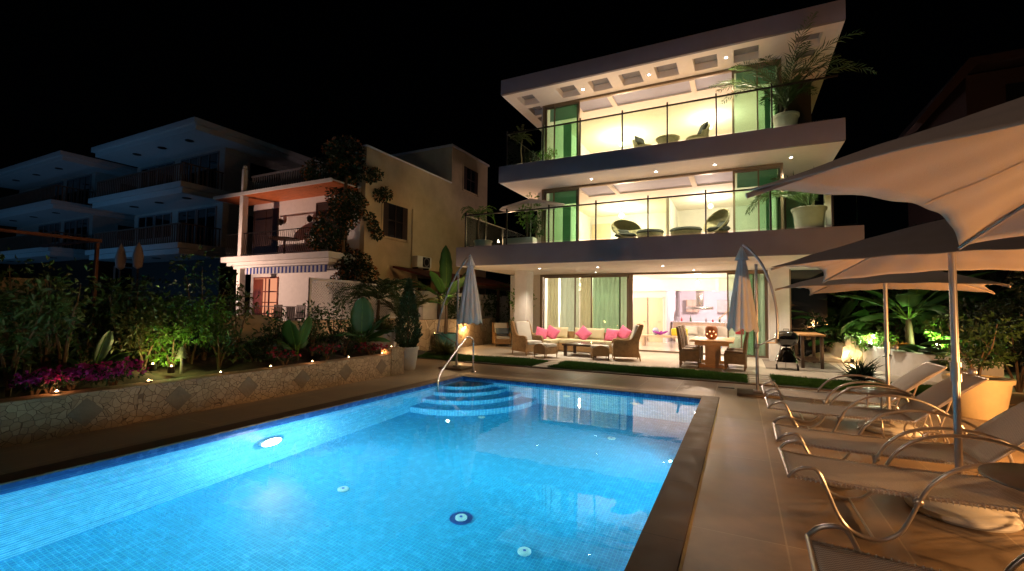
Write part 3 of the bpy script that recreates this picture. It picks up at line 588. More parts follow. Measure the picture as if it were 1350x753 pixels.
# ------------------------------------------------------------------ loungers
RAIL = [(0,.35),(.05,.405),(.12,.43),(.17,.42),(.205,.36),(.24,.27),(.29,.14),(.35,.055),(.44,.016),(.54,.02),(.63,.085),(.69,.2),(.745,.33),(.81,.44),(.92,.54),(1.07,.60),(1.25,.618),(1.43,.595),(1.58,.535),(1.72,.44),(1.82,.31),(1.86,.13),(1.88,.016)]
def lounger():
    t = root('sun_lounger','x','sun lounger',(0,0,0),'curved steel sun loungers in a row')
    W = .37
    for s in (-1,1):
        b = L(); b.tube(smoothpath([(x,s*W,z) for x,z in RAIL],4),.0135,10); b.build('side_rail', M['lounger_steel'], t, smooth=True)
        b = L()
        b.tube([(.0,s*(W-.045),.345),(.5,s*(W-.045),.325),(1.43,s*(W-.045),.335)],.011,8); b.build('seat_tube', M['lounger_steel'], t, smooth=True)
        b = L(); b.tube([(1.42,s*(W-.045),.335),(1.72,s*(W-.045),.60),(2.03,s*(W-.045),.865)],.012,8); b.build('back_tube', M['lounger_steel'], t, smooth=True)
        b = L(); ring_ = [(1.60+.115*math.cos(a),s*(W-.08),.13+.115*math.sin(a)) for a in np.linspace(0,2*PI,25)]
        b.tube(ring_,.011,8,cap=False)
        for a in np.linspace(0,2*PI,7)[:-1]: b.tube([(1.60,s*(W-.08),.13),(1.60+.115*math.cos(a),s*(W-.08),.13+.115*math.sin(a))],.006,5)
        b.build('wheel', M['lounger_steel'], t, smooth=True)
        b = L(); b.tube([(.72,s*W,.27),(.72,s*(W-.06),.33)],.012,6); b.ball((.735,s*(W-.01),.305),(.03,.025,.03),8,6); b.build('clamp', M['lounger_steel'], t, smooth=True)
    b = L(); b.tube([(0,-W,.35),(0,W,.35)],.0135,10); b.build('foot_bar', M['lounger_steel'], t, smooth=True)
    b = L(); b.tube([(.49,-W,.016),(.49,W,.016)],.010,8); b.tube([(1.60,-W+.08,.13),(1.60,W-.08,.13)],.010,8); b.tube([(1.43,-W+.05,.335),(1.43,W-.05,.335)],.011,8); b.tube([(2.03,-W+.05,.865),(2.03,W-.05,.865)],.011,8); b.build('cross_bar', M['lounger_steel'], t, smooth=True)
    b = L(); b.tube([(1.78,-.22,.63),(1.62,-.22,.14)],.009,6); b.tube([(1.78,.22,.63),(1.62,.22,.14)],.009,6); b.build('back_prop', M['lounger_steel'], t, smooth=True)
    def seat(u,v):
        x = u*1.43; y = (v-.5)*2*(W-.035); return (x, y, .352-.028*math.sin(PI*u)*(.6+.4*math.sin(PI*v))-.006)
    b = L(); b.grid(seat,24,8); b.build('seat', M['fabric_mesh'], t, smooth=True, fix=False, solid=.008)
    def back(u,v):
        x = 1.44+u*.60; y = (v-.5)*2*(W-.035); z = .345+u*.53+.03*math.sin(PI*u); return (x,y,z)
    b = L(); b.grid(back,12,8); b.build('backrest', M['fabric_mesh'], t, smooth=True, fix=False, solid=.008)
    for s in (-1,1):
        b = L()
        for i in range(46):
            x = .04+i*.03; y = s*(W-.045); z = .352-.028*math.sin(PI*x/1.43)*.6-.004
            b.tube([(x,y-.016*s,z+.006),(x+.006,y+.012*s,z+.004),(x+.008,y+.014*s,z-.018)],.0042,4)
        b.build('lacing', M['canvas_light'], t)
    return t
lg = lounger()
lbl = ['farthest lounger of the row with its raised back below the far umbrella','second lounger from the house with its raised back beside the cream pot','third lounger from the house on the far side of the knobbed pole','fourth lounger, fully seen, crossing the white round umbrella base','nearest lounger, only its coarse woven foot end showing at the bottom edge']
for i,(y,l) in enumerate(zip((8.02,6.94,5.33,4.31,2.58),lbl)):
    o = lg if i==0 else dup(lg,(0,0,0),0,l)
    o.location = (.30,y,.003); o['label'] = l; o.rotation_euler.z = math.radians((0,0,-.6,.8,-1.5)[i])
# side tables
def side_table():
    t = root('side_table','x','side table',(0,0,0),'round side tables between loungers')
    b = L(); b.lathe([(0,0),(.31,0),(.335,.006),(.338,.014),(.33,.02),(0,.02)],(0,0,.53),48); b.build('table_top', M['canvas_top'], t, smooth=True)
    for k in range(3):
        a = k*2*PI/3+.5; c,s = math.cos(a),math.sin(a)
        b = L(); b.tube(smoothpath([(c*.10,s*.10,.525),(c*.12,s*.12,.49),(c*.13,s*.13,.30),(c*.15,s*.15,.12),(c*.24,s*.24,.012)],4),.011,8); b.build('leg', M['lounger_steel'], t, smooth=True)
    b = L(); b.tube([(.15*math.cos(a),.15*math.sin(a),.12) for a in np.linspace(0,2*PI,25)],.009,8,cap=False); b.build('ring', M['lounger_steel'], t, smooth=True)
    return t
M['canvas_top'] = mat('brown_table_top', (.16,.125,.10), .35, var=.12, bump=.1)
st1 = side_table(); st1.location = (1.58,7.42,.003); st1['label'] = 'thin round brown side table between the two farthest loungers'
dup(st1,(1.53,3.48,.003),.9,'thin round brown side table cut by the right picture edge beside the fourth lounger',(1,1,1.22))

# ------------------------------------------------------------------ closed cantilever umbrellas
def closed_umbrella(px, py, ax, zt, zb, arc, strut, label, r, sgn):
    t = root('cantilever_umbrella', label, 'umbrella', (px,py,0), 'closed cantilever umbrellas by the terrace')
    MB().box(px-.34,px+.34,py-.30,py+.30,.003,.05).build('base', M['stone_lozenge'], t, bevel=.01)
    MB().box(px-.07,px+.07,py-.07,py+.07,.051,.09).build('foot', M['alu'], t, bevel=.008)
    MB().tube([(px,py,.05),(px,py,2.44)],.026,12).build('pole', M['alu'], t, smooth=True)
    MB().tube(smoothpath([(x,py+dy,z) for x,dy,z in arc],6),.024,10).build('arm', M['alu'], t, smooth=True)
    MB().tube([(px,py,strut[0]),(arc[0][0],py+arc[0][1],strut[1])],.014,8).build('strut', M['alu'], t, smooth=True)
    MB().ball((px,py,strut[0]),(.045,.045,.06),10,7).build('crank', M['alu'], t, smooth=True)
    n = 80
    def cl(u,v):
        a = u*2*PI; fl = abs(math.sin(a*4)); rad = (.02+(r)*v**.8)*(.84+.19*abs(math.sin(a*5.5))+.04*math.sin(a*3+1)); z = zt-.10+( zb-zt+.10)*v+ .07*v*(1-fl)*(v>.9)
        return (ax+rad*math.cos(a), py+rad*math.sin(a)*.9, z)
    b = MB(); b.grid(cl,n,18); b.build('canopy', M['canvas_light'], t, smooth=True, fix=False, solid=.006)
    b = MB(); b.grid(lambda u,v:(ax+(.015+.11*v)*(.85+.2*abs(math.sin(u*2*PI*4)))*math.cos(u*2*PI),py+(.015+.11*v)*(.85+.2*abs(math.sin(u*2*PI*4)))*math.sin(u*2*PI),zt-.02-.26*v),48,5); b.build('vent', M['canvas_light'], t, smooth=True, fix=False, solid=.005)
closed_umbrella(-6.42,9.75,-6.06,2.85,1.13,[(-7.02,-.02,.86),(-6.92,-.01,1.4),(-6.72,0,1.95),(-6.45,0,2.42),(-6.2,0,2.74),(-6.06,.0,2.86)],(.62,.90),'closed grey umbrella hanging from a pale arched arm near the teal pot',.30,1)
closed_umbrella(.27,9.72,.03,2.80,1.16,[(.60,-.02,1.05),(.60,-.01,1.5),(.53,0,1.95),(.38,0,2.4),(.2,0,2.68),(.05,.0,2.82)],(.90,1.08),'closed grey umbrella hanging from a dark arched arm in front of the dining set',.25,-1)

# ------------------------------------------------------------------ wicker furniture
def pillow(name, c, w, h, d, mt, parent, rz=0, rx=0, ry=0, local=True):
    b = L() if local else MB()
    R3 = Matrix.Rotation(rz,3,'Z') @ Matrix.Rotation(rx,3,'X') @ Matrix.Rotation(ry,3,'Y'); c = Vector(c); n = 10
    vs = []; 
    for s in (1,-1):
        for j in range(n+1):
            for i in range(n+1):
                u, v = i/n*2-1, j/n*2-1
                th = (max(0,(1-u**4))*max(0,(1-v**4)))**.5
                px_, pz_ = u*w/2*(1-.06*(1-u*u)*0-.07*(v*v<.5)*0)*(1-.08*(1-v*v)*abs(u)), v*h/2*(1-.08*(1-u*u)*abs(v))
                vs.append(c+R3@Vector((px_, s*d/2*th, pz_)))
    q = []; o2 = (n+1)**2
    for j in range(n):
        for i in range(n):
            a = j*(n+1)+i; q.append((a,a+1,a+n+2,a+n+1)); q.append((o2+a,o2+a+n+1,o2+a+n+2,o2+a+1))
    b.add(vs,q); o = b.build(name, M[mt] if isinstance(mt,str) else mt, parent, smooth=True, fix=False); return o
def armchair(w=.74, mt='wicker'):
    t = root('wicker_armchair','x','armchair',(0,0,0),'high backed wicker armchairs on the terrace')
    prof = [(-.38,.11),(-.40,.40),(-.39,.54),(-.33,.61),(-.2,.63),(0,.62),(.12,.64),(.20,.73),(.30,.93),(.38,1.07),(.45,1.09),(.49,1.05),(.44,.85),(.36,.6),(.35,.3),(.40,.11)]
    for s in (-1,1):
        b = L(); x0,x1 = sorted((s*(w/2),s*(w/2-.075))); b.poly(prof,'x',x0,x1); b.build('side_panel', M[mt], t, bevel=.018)
    b = L(); b.poly([(.22,.40),(.40,1.03),(.455,1.045),(.33,.36)],'x',-w/2+.077,w/2-.077); b.build('back_panel', M[mt], t, bevel=.01)
    b = L(); b.box(-w/2+.077,w/2-.077,-.385,.33,.11,.34); b.build('seat_base', M[mt], t, bevel=.012)
    b = L(); b.box(-w/2+.08,w/2-.08,-.40,.22,.345,.46); b.build('seat_cushion', M['cushion'], t, bevel=.035, seg=3)
    b = L(); b.obox((0,.235,.745),(w/2-.085,.05,.33),0,-.30); b.build('back_cushion', M['cushion'], t, bevel=.035, seg=3)
    for sx in (-1,1):
        for sy,yy in ((-1,-.34),(1,.37)):
            b = L(); b.tube([(sx*(w/2-.05),yy,.15),(sx*(w/2-.04),yy+sy*.03,.0)],[.024,.017],8); b.build('leg', M[mt], t, smooth=True)
    return t
ac = armchair()
ac.location = (-6.30,13.78,.031); ac.rotation_euler.z = math.radians(62); ac['label'] = 'left high backed wicker armchair with pale cushions facing the coffee table'
a2 = dup(ac,(-3.12,13.95,.031),math.radians(-72),'right high backed wicker armchair with its curved back turned to the dining set')
def ottoman():
    t = root('wicker_ottoman','x','ottoman',(0,0,0),'wicker ottomans in front of the armchairs')
    for s in (-1,1):
        b = L(); n = 12; pr = [(-.25,.12),(-.25,.34)]+[(-.25+.5*i/n,.34+.10*math.sin(PI*i/n)) for i in range(1,n)]+[(.25,.34),(.25,.12)]
        x0,x1 = sorted((s*.29,s*.235)); b.poly(pr,'x',x0,x1); b.build('side_panel', M['wicker'], t, bevel=.012)
    b = L(); b.box(-.234,.234,-.245,.245,.12,.33); b.build('seat_base', M['wicker'], t, bevel=.01)
    b = L(); b.box(-.23,.23,-.26,.26,.335,.43); b.build('cushion', M['cushion'], t, bevel=.035, seg=3)
    for sx in (-1,1):
        for sy in (-1,1):
            b = L(); b.tube([(sx*.26,sy*.22,.16),(sx*.262,sy*.225,0)],[.022,.015],8); b.build('leg', M['wicker'], t, smooth=True)
    return t
ot = ottoman(); ot.location = (-5.42,13.22,.031); ot.rotation_euler.z = math.radians(68); ot['label'] = 'wicker ottoman drawn up to the left armchair'
dup(ot,(-3.82,13.62,.031),math.radians(-68),'wicker ottoman drawn up to the right armchair')
# small armchair by the stone wall
sa = dup(ac,(-8.55,16.2,.031),math.radians(38),'small wicker chair with a slate blue pillow beside the lit stone wall',(.9,.9,.85))
pillow('pillow',(-8.48,16.12,.62),.55,.28,.16,'cushion_blue',None,math.radians(38),-.5,local=False)
tag(bpy.data.objects['pillow'],'slate blue pillow slumped on the small wicker chair','pillow')
# sofa
t = root('wicker_sofa','long corner wicker sofa with cream seat cushions behind the coffee table','sofa',(-4.9,15.7,.03))
MB().box(-6.5,-3.35,15.2,15.95,.07,.33).box(-6.5,-5.75,14.5,15.2,.07,.33).build('seat_base', M['wicker'], t, bevel=.015)
MB().box(-6.5,-3.35,15.95,16.1,.07,.72).box(-6.62,-6.5,14.5,16.1,.07,.66).box(-3.35,-3.23,15.2,16.1,.07,.60).build('back_panel', M['wicker'], t, bevel=.02)
for x0,x1,y0,y1 in ((-5.74,-4.95,15.2,15.94),(-4.94,-4.15,15.2,15.94),(-4.14,-3.36,15.2,15.94),(-6.49,-5.76,14.5,15.94)):
    MB().box(x0,x1,y0,y1,.335,.47).build('seat_cushion', M['cushion_yellow'], t, bevel=.035, seg=3)
for i,x in enumerate((-5.95,-5.05,-4.6,-3.85)): pillow('back_cushion',(x,15.83,.67),.66,.42,.16,'cushion_yellow',t,0,-.22,local=False)
for x0 in (-6.45,-3.4): MB().box(x0,x0+.05,15.25,15.3,.0,.075).build('leg', M['wicker'], t)
for i,(x,y,z,rz,ry,l) in enumerate(((-6.28,14.9,.66,.9,.3,'pink cushion leaning on the left sofa arm, the outermost one'),(-6.02,15.25,.68,.4,.5,'tilted pink cushion next to the left sofa arm'),(-4.95,15.55,.68,.1,.72,'pink cushion standing on its corner in the sofa middle'),(-3.95,15.5,.66,-.2,.1,'upright pink cushion near the right sofa end'),(-3.55,15.6,.74,-.3,.5,'pink cushion on top of the right sofa arm corner'))):
    o = pillow('cushion',(x,y,z),.46,.44,.17,'cushion_pink',None,rz,-.3,ry,local=False); tag(o,l,'cushion','pink cushions on the terrace sofa')
# coffee table
t = root('coffee_table','low square dark wood coffee table before the wicker sofa','coffee table',(-4.55,14.35,.03))
MB().box(-5.12,-3.98,13.85,14.95,.37,.43).build('table_top', M['dark_wood'], t, bevel=.006)
for x,y in ((-5.08,13.89),(-4.11,13.89),(-5.08,14.82),(-4.11,14.82)): MB().box(x,x+.09,y,y+.09,.031,.369).build('leg', M['dark_wood'], t, bevel=.004)
t = root('tealight','tealight in a glass on the coffee table','candle',(-4.35,14.5,.43)); MB().lathe([(0,.001),(.04,.001),(.045,.06),(.04,.06),(.035,.01),(0,.01)],(-4.35,14.5,.43),14).build('cup',M['glass_clear'],t); MB().lathe([(0,.011),(.02,.02),(.01,.05),(0,.06)],(-4.35,14.5,.43),10).build('flame',M['em_candle'],t)
# rug
b = MB(); b.box(-6.3,-3.3,13.3,15.2,.0305,.037); tag(b.build('rug', mat('pale_rug',(.60,.58,.52),.95,var=.08,scale=30,bump=.4,bscale=150)),'pale rug lying under the coffee table','rug')
# dining
t = root('dining_table','teak dining table on the terrace with wicker chairs around','dining table',(-.68,14.0,.03))
MB().box(-1.22,-.16,12.98,14.9,.72,.765).build('table_top', M['teak'], t, bevel=.006)
MB().box(-1.1,-.28,13.1,14.78,.63,.719).build('apron', M['teak'], t, bevel=.004)
for y in (13.35,14.5):
    MB().box(-.86,-.52,y,y+.1,.11,.63).box(-1.05,-.33,y-.01,y+.11,.031,.11).build('leg', M['teak'], t, bevel=.006)
def dchair():
    t = root('dining_chair','x','dining chair',(0,0,0),'wicker dining chairs around the teak table')
    b = L(); b.box(-.24,.24,-.26,.24,.16,.44); b.build('seat_base', M['wicker_dark'], t, bevel=.015)
    b = L(); b.box(-.22,.22,-.25,.17,.445,.49); b.build('cushion', M['wicker_dark'], t, bevel=.02)
    b = L(); b.poly([(.17,.44),(.19,.7),(.27,1.07),(.32,1.07),(.265,.7),(.25,.44)],'x',-.24,.24); b.build('backrest', M['wicker_dark'], t, bevel=.012)
    for sx in (-1,1):
        for yy in (-.235,.215):
            b = L(); b.box(*sorted((sx*.235,sx*.195)),yy-.02,yy+.02,0,.16); b.build('leg', M['wicker_dark'], t, bevel=.004)
    return t
dc = dchair(); dc.location = (-1.26,13.30,.031); dc.rotation_euler.z = math.radians(93); dc['label'] = 'wicker dining chair at the left front corner of the teak table'
dup(dc,(-1.28,14.05,.031),math.radians(88),'wicker dining chair at the left middle of the teak table'); dup(dc,(-1.27,14.75,.031),math.radians(91),'wicker dining chair at the left rear of the teak table')
dup(dc,(-.12,13.25,.031),math.radians(-93),'wicker dining chair at the right front corner of the teak table'); dup(dc,(-.10,14.0,.031),math.radians(-88),'wicker dining chair at the right middle of the teak table')
# pierced lantern
t = root('lantern','terracotta and glass lantern with glowing round holes on the teak table','lantern',(-.72,13.7,.766))
MB().lathe([(0,0),(.09,0),(.15,.08),(.16,.28),(.13,.34),(.11,.36),(0,.36)],(-.72,13.7,.766),14).build('body', M['terracotta'], t, bevel=.004)
for a,z in ((-100,.22),(-65,.22),(-85,.10),(-40,.14),(-130,.15)):
    a = math.radians(a); MB().ball((-.72+.150*math.cos(a),13.7+.150*math.sin(a),.766+z),.020,8,6).build('hole', emat('ember',(1,.42,.18),4) , t)
# kettle grill
t = root('kettle_grill','black kettle barbecue on a three legged stand beside the white column','barbecue',(1.08,14.15,.03))
MB().lathe([(0,.58),(.14,.60),(.25,.68),(.29,.80),(.285,.81),(0,.81)],(1.08,14.15,.03),28).build('bowl', M['enamel'], t, smooth=True)
MB().lathe([(.292,.812),(.285,.86),(.22,.96),(.12,1.01),(0,1.02)],(1.08,14.15,.03),28).build('lid', M['enamel'], t, smooth=True)
MB().tube([(1.02,14.15,1.05),(1.02,14.15,1.09),(1.14,14.15,1.09),(1.14,14.15,1.05)],.01,6).build('handle', M['dark_wood'], t)
for a in (210,330,90):
    a = math.radians(a); MB().tube([(1.08+.15*math.cos(a),14.15+.15*math.sin(a),.66),(1.08+.30*math.cos(a),14.15+.30*math.sin(a),.04)],.013,8).build('leg', M['steel'], t)
MB().lathe([(0,.58),(.10,.56),(.16,.48),(.24,.30),(.27,.20),(.24,.20),(0,.30)],(1.08,14.15,.03),24).build('ash_pan', M['enamel'], t, smooth=True)
MB().box(.62,.86,14.0,14.3,.70,.72).build('side_shelf', M['teak'], t, bevel=.004)
for sx in (-.24,.24): MB().tube([(1.08+sx-.02,14.0,.10),(1.08+sx+.02,14.0,.10)],.075,16).build('wheel', M['dark_metal'], t)
# bar table
t = root('bar_table','tall dark legged wooden side table behind the barbecue','table',(1.75,15.4,.03))
MB().box(1.42,2.02,14.6,16.3,.90,.95).build('table_top', M['teak'], t, bevel=.006)
for x in (1.46,1.90):
    for y in (14.65,16.17): MB().box(x,x+.08,y,y+.08,.031,.899).build('leg', M['dark_wood'], t, bevel=.004)
MB().box(1.5,1.94,14.67,16.2,.20,.23).build('shelf', M['dark_wood'], t)
b = MB(); b.box(.6,2.35,14.0,16.6,.0305,.036); tag(b.build('floor_mat', mat('grey_mat',(.20,.17,.14),.95,var=.1)),'dark flat mat under the barbecue and tall table','mat')

# ------------------------------------------------------------------ interior ground floor
t = root('bench','long maple bench just inside the open doors','bench',(-2.6,20,.046))
MB().box(-3.75,-1.9,19.6,20.1,.42,.50).build('top', M['pale_wood'], t, bevel=.008)
for x in (-3.72,-2.03): MB().box(x,x+.12,19.62,20.08,.047,.419).build('leg', M['pale_wood'], t, bevel=.006)
for i,(x,c,l) in enumerate(((-3.0,'flower_pink','purple star shaped glass bowl on the maple bench'),(-2.55,None,'yellow toy basket on the maple bench'))):
    if i==0:
        b = MB()
        for k in range(9):
            a = k*2*PI/9; b.tube([(x,19.8,.55),(x+.2*math.cos(a),19.8+.12*math.sin(a),.62),(x+.32*math.cos(a),19.8+.2*math.sin(a),.68)],[.05,.045,.01],6)
        tag(b.build('glass_bowl', mat('purple_glass',(.35,.05,.45),.2), smooth=True), l, 'bowl')
    else:
        tag(MB().box(x,x+.62,19.72,20.0,.502,.80).build('toy_basket', mat('yellow_weave',(.75,.62,.05),.6), bevel=.05), l, 'basket')
tag(MB().ball((-3.2,19.95,.66),(.14,.14,.16),14,10).build('vase', mat('pale_blue_glass',(.35,.45,.6),.15), smooth=True),'pale blue round vase on the maple bench','vase')
t = root('indoor_sofa','cream indoor sofa behind the dining chairs','sofa',(-1.5,21.9,.046))
MB().box(-2.6,-.2,21.5,22.3,.05,.42).build('seat', M['cushion'], t, bevel=.04); MB().box(-2.6,-.2,22.3,22.5,.05,.85).build('backrest', M['cushion'], t, bevel=.05)
for x in (-2.0,-1.2): pillow('pillow',(x,22.15,.65),.6,.42,.18,'cushion',t,.1,-.3,local=False)
for x,y,c,l in ((-.9,18.4,(.30,.42,.62),'round pale blue floor pouf beneath the teak table view'),(-.25,20.2,(.62,.60,.56),'round white paper lamp ball beside the stair')):
    tag(MB().ball((x,y,.046+.26),(.3,.3,.26),20,12).build('pouf', mat('pouf_'+l[:10],c,.8), smooth=True), l, 'pouf')
t = root('kitchen_island','pale kitchen island with a bottle row on top','kitchen island',(-1.9,24.2,.046))
MB().box(-3.0,-.5,23.8,24.5,.05,.95).build('body', M['pale_wood'], t, bevel=.01); MB().box(-3.05,-.45,23.75,24.55,.952,1.0).build('worktop', M['inner_white'], t, bevel=.006)
for i,(x,h) in enumerate(((-2.8,.28),(-2.62,.22),(-2.2,.3),(-1.5,.2),(-1.2,.14),(-.9,.26))):
    tag(MB().lathe([(0,0),(.045,0),(.045,h*.6),(.015,h*.75),(.015,h),(0,h)],(x,24.1,1.001),12).build('bottle', mat('bottle_glass%d'%i,[(.5,.5,.5),(.5,.1,.1),(.1,.2,.1)][i%3],.2), smooth=True),['clear bottle at the left end of the kitchen island','short red bottle second on the kitchen island','tall dark green bottle near the middle of the island','clear bottle right of the middle of the kitchen island','small red jar below the cooker hood','dark green bottle at the stair end of the island'][i],'bottle','bottles on the kitchen island')
t = root('cooker_hood','square steel chimney hood above the kitchen island','cooker hood',(-1.85,25.5,2))
MB().box(-2.05,-1.70,25.3,25.6,1.75,2.89).build('chimney', M['steel'], t, bevel=.005); MB().box(-2.5,-1.25,25.0,25.8,1.60,1.75).build('canopy', M['steel'], t, bevel=.01)
for x0,x1,z0,z1,m_,l in ((-2.75,-2.1,1.45,2.15,'pale_wood','maple wall cupboard left of the cooker hood'),(-1.15,-.35,1.45,2.15,'far_wall','mauve grey wall cupboard right of the cooker hood'),(-3.0,-.2,.05,.93,'inner_white','white base units along the kitchen back wall')):
    t = root('kitchen_cupboard', l, 'cupboard', (x0,27.6,z0)); MB().box(x0,x1,27.5,27.89,z0,z1).build('carcass', M[m_], t, bevel=.008)
    xm = (x0+x1)/2; 
    for a,c in ((x0+.02,xm-.01),(xm+.01,x1-.02)): MB().box(a,c,27.47,27.498,z0+.02,z1-.02).build('door', M[m_], t, bevel=.004)
t = root('indoor_staircase','open indoor staircase with a steel and wood handrail at the right of the kitchen','staircase',(-.3,21.5,.046))
for i in range(9): MB().box(-.75+.16*i,-.55+.16*i,22.6,23.5,.20+.19*i,.25+.19*i).build('tread', M['pale_wood'], t, bevel=.004)
MB().tube([(-.9,22.55,1.15),(.7,22.55,2.75)],.03,8).build('handrail', M['pale_wood'], t)
for i in range(7): MB().tube([(-.8+.2*i,22.55,.25+.2*i),(-.8+.2*i,22.55,1.22+.2*i)],.012,6).build('baluster', M['steel'], t)
for i in range(3): MB().tube([(-.85,22.55,.45+.22*i),(.6,22.55,1.9+.22*i)],.007,5).build('rod', M['steel'], t)
t = root('red_cabinet','small red storage cubes under the staircase','cabinet',(.1,22.2,.046)); MB().box(-.25,.55,22.0,22.3,.05,1.0).build('body', M['inner_white'], t, bevel=.01)
for i in range(3): MB().box(-.2+.25*i,0+.25*i,21.98,21.999,.55,.9).build('drawer', mat('red_front',(.55,.03,.06),.5), t)

# ------------------------------------------------------------------ balcony furniture
def round_chair():
    t = root('round_wicker_chair','x','armchair',(0,0,0),'round shell chairs on the first floor balcony')
    def sh(u,v):
        a = u*2*PI; r = v; x = r*.46*math.cos(a); z = r*.44*math.sin(a); y = .30*(r**2)
        return (x, .12-y+z*.42, .52+z*.92)
    b = L(); b.grid(sh,32,8); b.build('shell', M['wicker_pale'], t, smooth=True, fix=False, solid=.02)
    b = L(); b.tube([sh(u,1) for u in np.linspace(0,1,33)],.02,8,cap=False); b.build('rim', M['wicker_pale'], t, smooth=True)
    b = L(); b.lathe([(.30,0),(.22,.10),(.16,.2),(0,.2)],(0,0,.0),20); b.build('base', M['wicker_pale'], t, smooth=True)
    b = L(); b.lathe([(0,0),(.28,0),(.32,.05),(.28,.1),(0,.12)],(0,-.10,.21),24); b.build('seat_cushion', M['cushion_dark'], t, smooth=True)
    o = pillow('pillow',(0,.04,.42),.42,.26,.12,'cushion_dark',t,0,-.5)
    return t
rc = round_chair(); rc.location = (ony(822,300,13.25).x,13.3,3.521); rc.rotation_euler.z = math.radians(40); rc['label'] = 'round shell wicker chair left of the footstools on the first floor balcony'; rc.scale = (1.0,.9,.70)
dup(rc,(ony(951,300,13.25).x,13.3,3.521),math.radians(-48),'round shell wicker chair right of the footstools on the first floor balcony',(.95,.9,.80))
def stool():
    t = root('footstool','x','footstool',(0,0,0),'low footstools on the first floor balcony')
    b = L(); b.lathe([(.30,0),(.34,.06),(.36,.18),(0,.18)],k=28); b.build('drum', M['wicker_pale'], t, smooth=True)
    b = L(); b.lathe([(0,0),(.34,0),(.38,.04),(.35,.09),(.2,.12),(0,.125)],(0,0,.182),28); b.build('cushion', M['cushion_dark'], t, smooth=True); return t
s1 = stool(); s1.location = (ony(857,303,13.25).x,13.25,3.521); s1['label'] = 'round dark cushioned footstool beside the left shell chair'
dup(s1,(ony(904,301,13.25).x,13.25,3.521),0,'round dark cushioned footstool beside the right shell chair',(1.12,1,1))
def tub():
    t = root('tub_chair','x','armchair',(0,0,0),'wicker tub chairs on the top floor balcony')
    b = L(); n = 16
    b.grid(lambda u,v:((.33+.07*v)*math.cos(PI*(1+u*1)+PI)*1.0,(.30+.08*v)*math.sin(PI*u)-.02,.25+v*(.16+.34*math.sin(PI*u)**2)),n,6); b.build('shell', M['wicker_pale'], t, smooth=True, fix=False, solid=.03)
    b = L(); b.lathe([(0,.22),(.33,.22),(.34,.30),(0,.32)],k=20); b.build('seat', M['wicker_pale'], t, smooth=True)
    for a in range(4):
        a = a*PI/2+PI/4; b = L(); b.tube([(.25*math.cos(a),.25*math.sin(a),.23),(.3*math.cos(a),.3*math.sin(a),0)],.015,6); b.build('leg', M['wicker_pale'], t)
    pillow('pillow',(0,.17,.60),.48,.42,.14,'cushion_dark',t,0,-.35,.15); return t
tc_ = tub(); tc_.location = (ony(848,190,13.25).x,13.3,6.031); tc_.rotation_euler.z = math.radians(60); tc_.scale = (.82,.82,.72); tc_['label'] = 'wicker tub chair left of the round table on the top balcony'
dup(tc_,(ony(919,178,13.25).x,13.3,6.031),math.radians(-62),'wicker tub chair right of the round table on the top balcony',(.9,.9,.86))
t = root('round_table','small drum shaped wicker table between the top balcony chairs','table',(ony(880,188,13.25).x,13.3,6.031)); x = t.location.x
MB().lathe([(.20,0),(.26,.22),(.30,.34),(0,.34)],(x,13.3,6.031),24).build('drum', M['wicker_pale'], t, smooth=True); MB().lathe([(0,.341),(.33,.341),(.33,.37),(0,.37)],(x,13.3,6.031),28).build('table_top', M['wicker_pale'], t)
# cream parasol on first floor balcony
q_ = [ony(658,277,13.3), ony(700,262,13.3), ony(745,277,13.3), ony(700,290,13.3)]
t = root('balcony_parasol','open cream parasol at the left end of the first floor balcony','umbrella',(q_[1].x,13.3,3.521)); x,y = q_[1].x,13.3; rx = (q_[2].x-q_[0].x)/2; zt_, ze_ = q_[1].z, q_[0].z
MB().tube([(x,y,3.53),(x,y,zt_)],.02,10).build('pole', M['alu'], t); b = MB()
b.grid(lambda u,v:(x+rx*v*math.cos(2*PI*u)*(1-.05*abs(math.sin(PI*u*8))),y+.56*v*math.sin(2*PI*u)*(1-.05*abs(math.sin(PI*u*8))),zt_-(zt_-ze_)*v**1.1-.02*abs(math.sin(PI*u*8))*v),64,8); b.build('canopy', M['canvas_light'], t, smooth=True, fix=False, solid=.004)
for k in range(8): MB().tube([(x,y,zt_-.03),(x+rx*.96*math.cos(k*PI/4),y+.53*math.sin(k*PI/4),ze_-.0)],.008,5).build('rib', M['alu'], t)
MB().lathe([(0,0),(.25,0),(.22,.08),(0,.1)],(x,y,3.522),20).build('base', M['white_pot'], t)
# ------------------------------------------------------------------ leaves and plants
def leaves(P, D, Ln, W, fold=.25, cup=.15):
    """P,D: (n,3) base points and directions, Ln,W lengths and widths -> verts, faces (folded, slightly curved leaves)"""
    n = len(P); D = D/np.linalg.norm(D,axis=1,keepdims=True)
    up = rng.normal(size=(n,3)); up[:,2] += 1.2
    S_ = np.cross(D,up); S_ /= np.linalg.norm(S_,axis=1,keepdims=True)+1e-9; U2 = np.cross(S_,D)
    Ln = np.broadcast_to(Ln,(n,))[:,None]; W = np.broadcast_to(W,(n,))[:,None]
    base = P; mid = P+D*Ln*.5-U2*Ln*cup*.2; tip = P+D*Ln-U2*Ln*cup
    l = P+D*Ln*.45+S_*W*.5+U2*W*fold; r = P+D*Ln*.45-S_*W*.5+U2*W*fold
    V = np.stack([base,l,tip,r,mid],1).reshape(-1,3); k = np.arange(n)*5
    Fc = np.concatenate([np.stack([k,k+1,k+4],1),np.stack([k+1,k+2,k+4],1),np.stack([k,k+4,k+3],1),np.stack([k+4,k+2,k+3],1)])
    return V, Fc
def mesh_np(name, V, Fc, mt, parent=None):
    me = bpy.data.meshes.new(name); me.from_pydata(V.tolist(),[],Fc.tolist()); me.materials.append(mt)
    o = bpy.data.objects.new(name, me); C.objects.link(o); o.parent = parent; return o
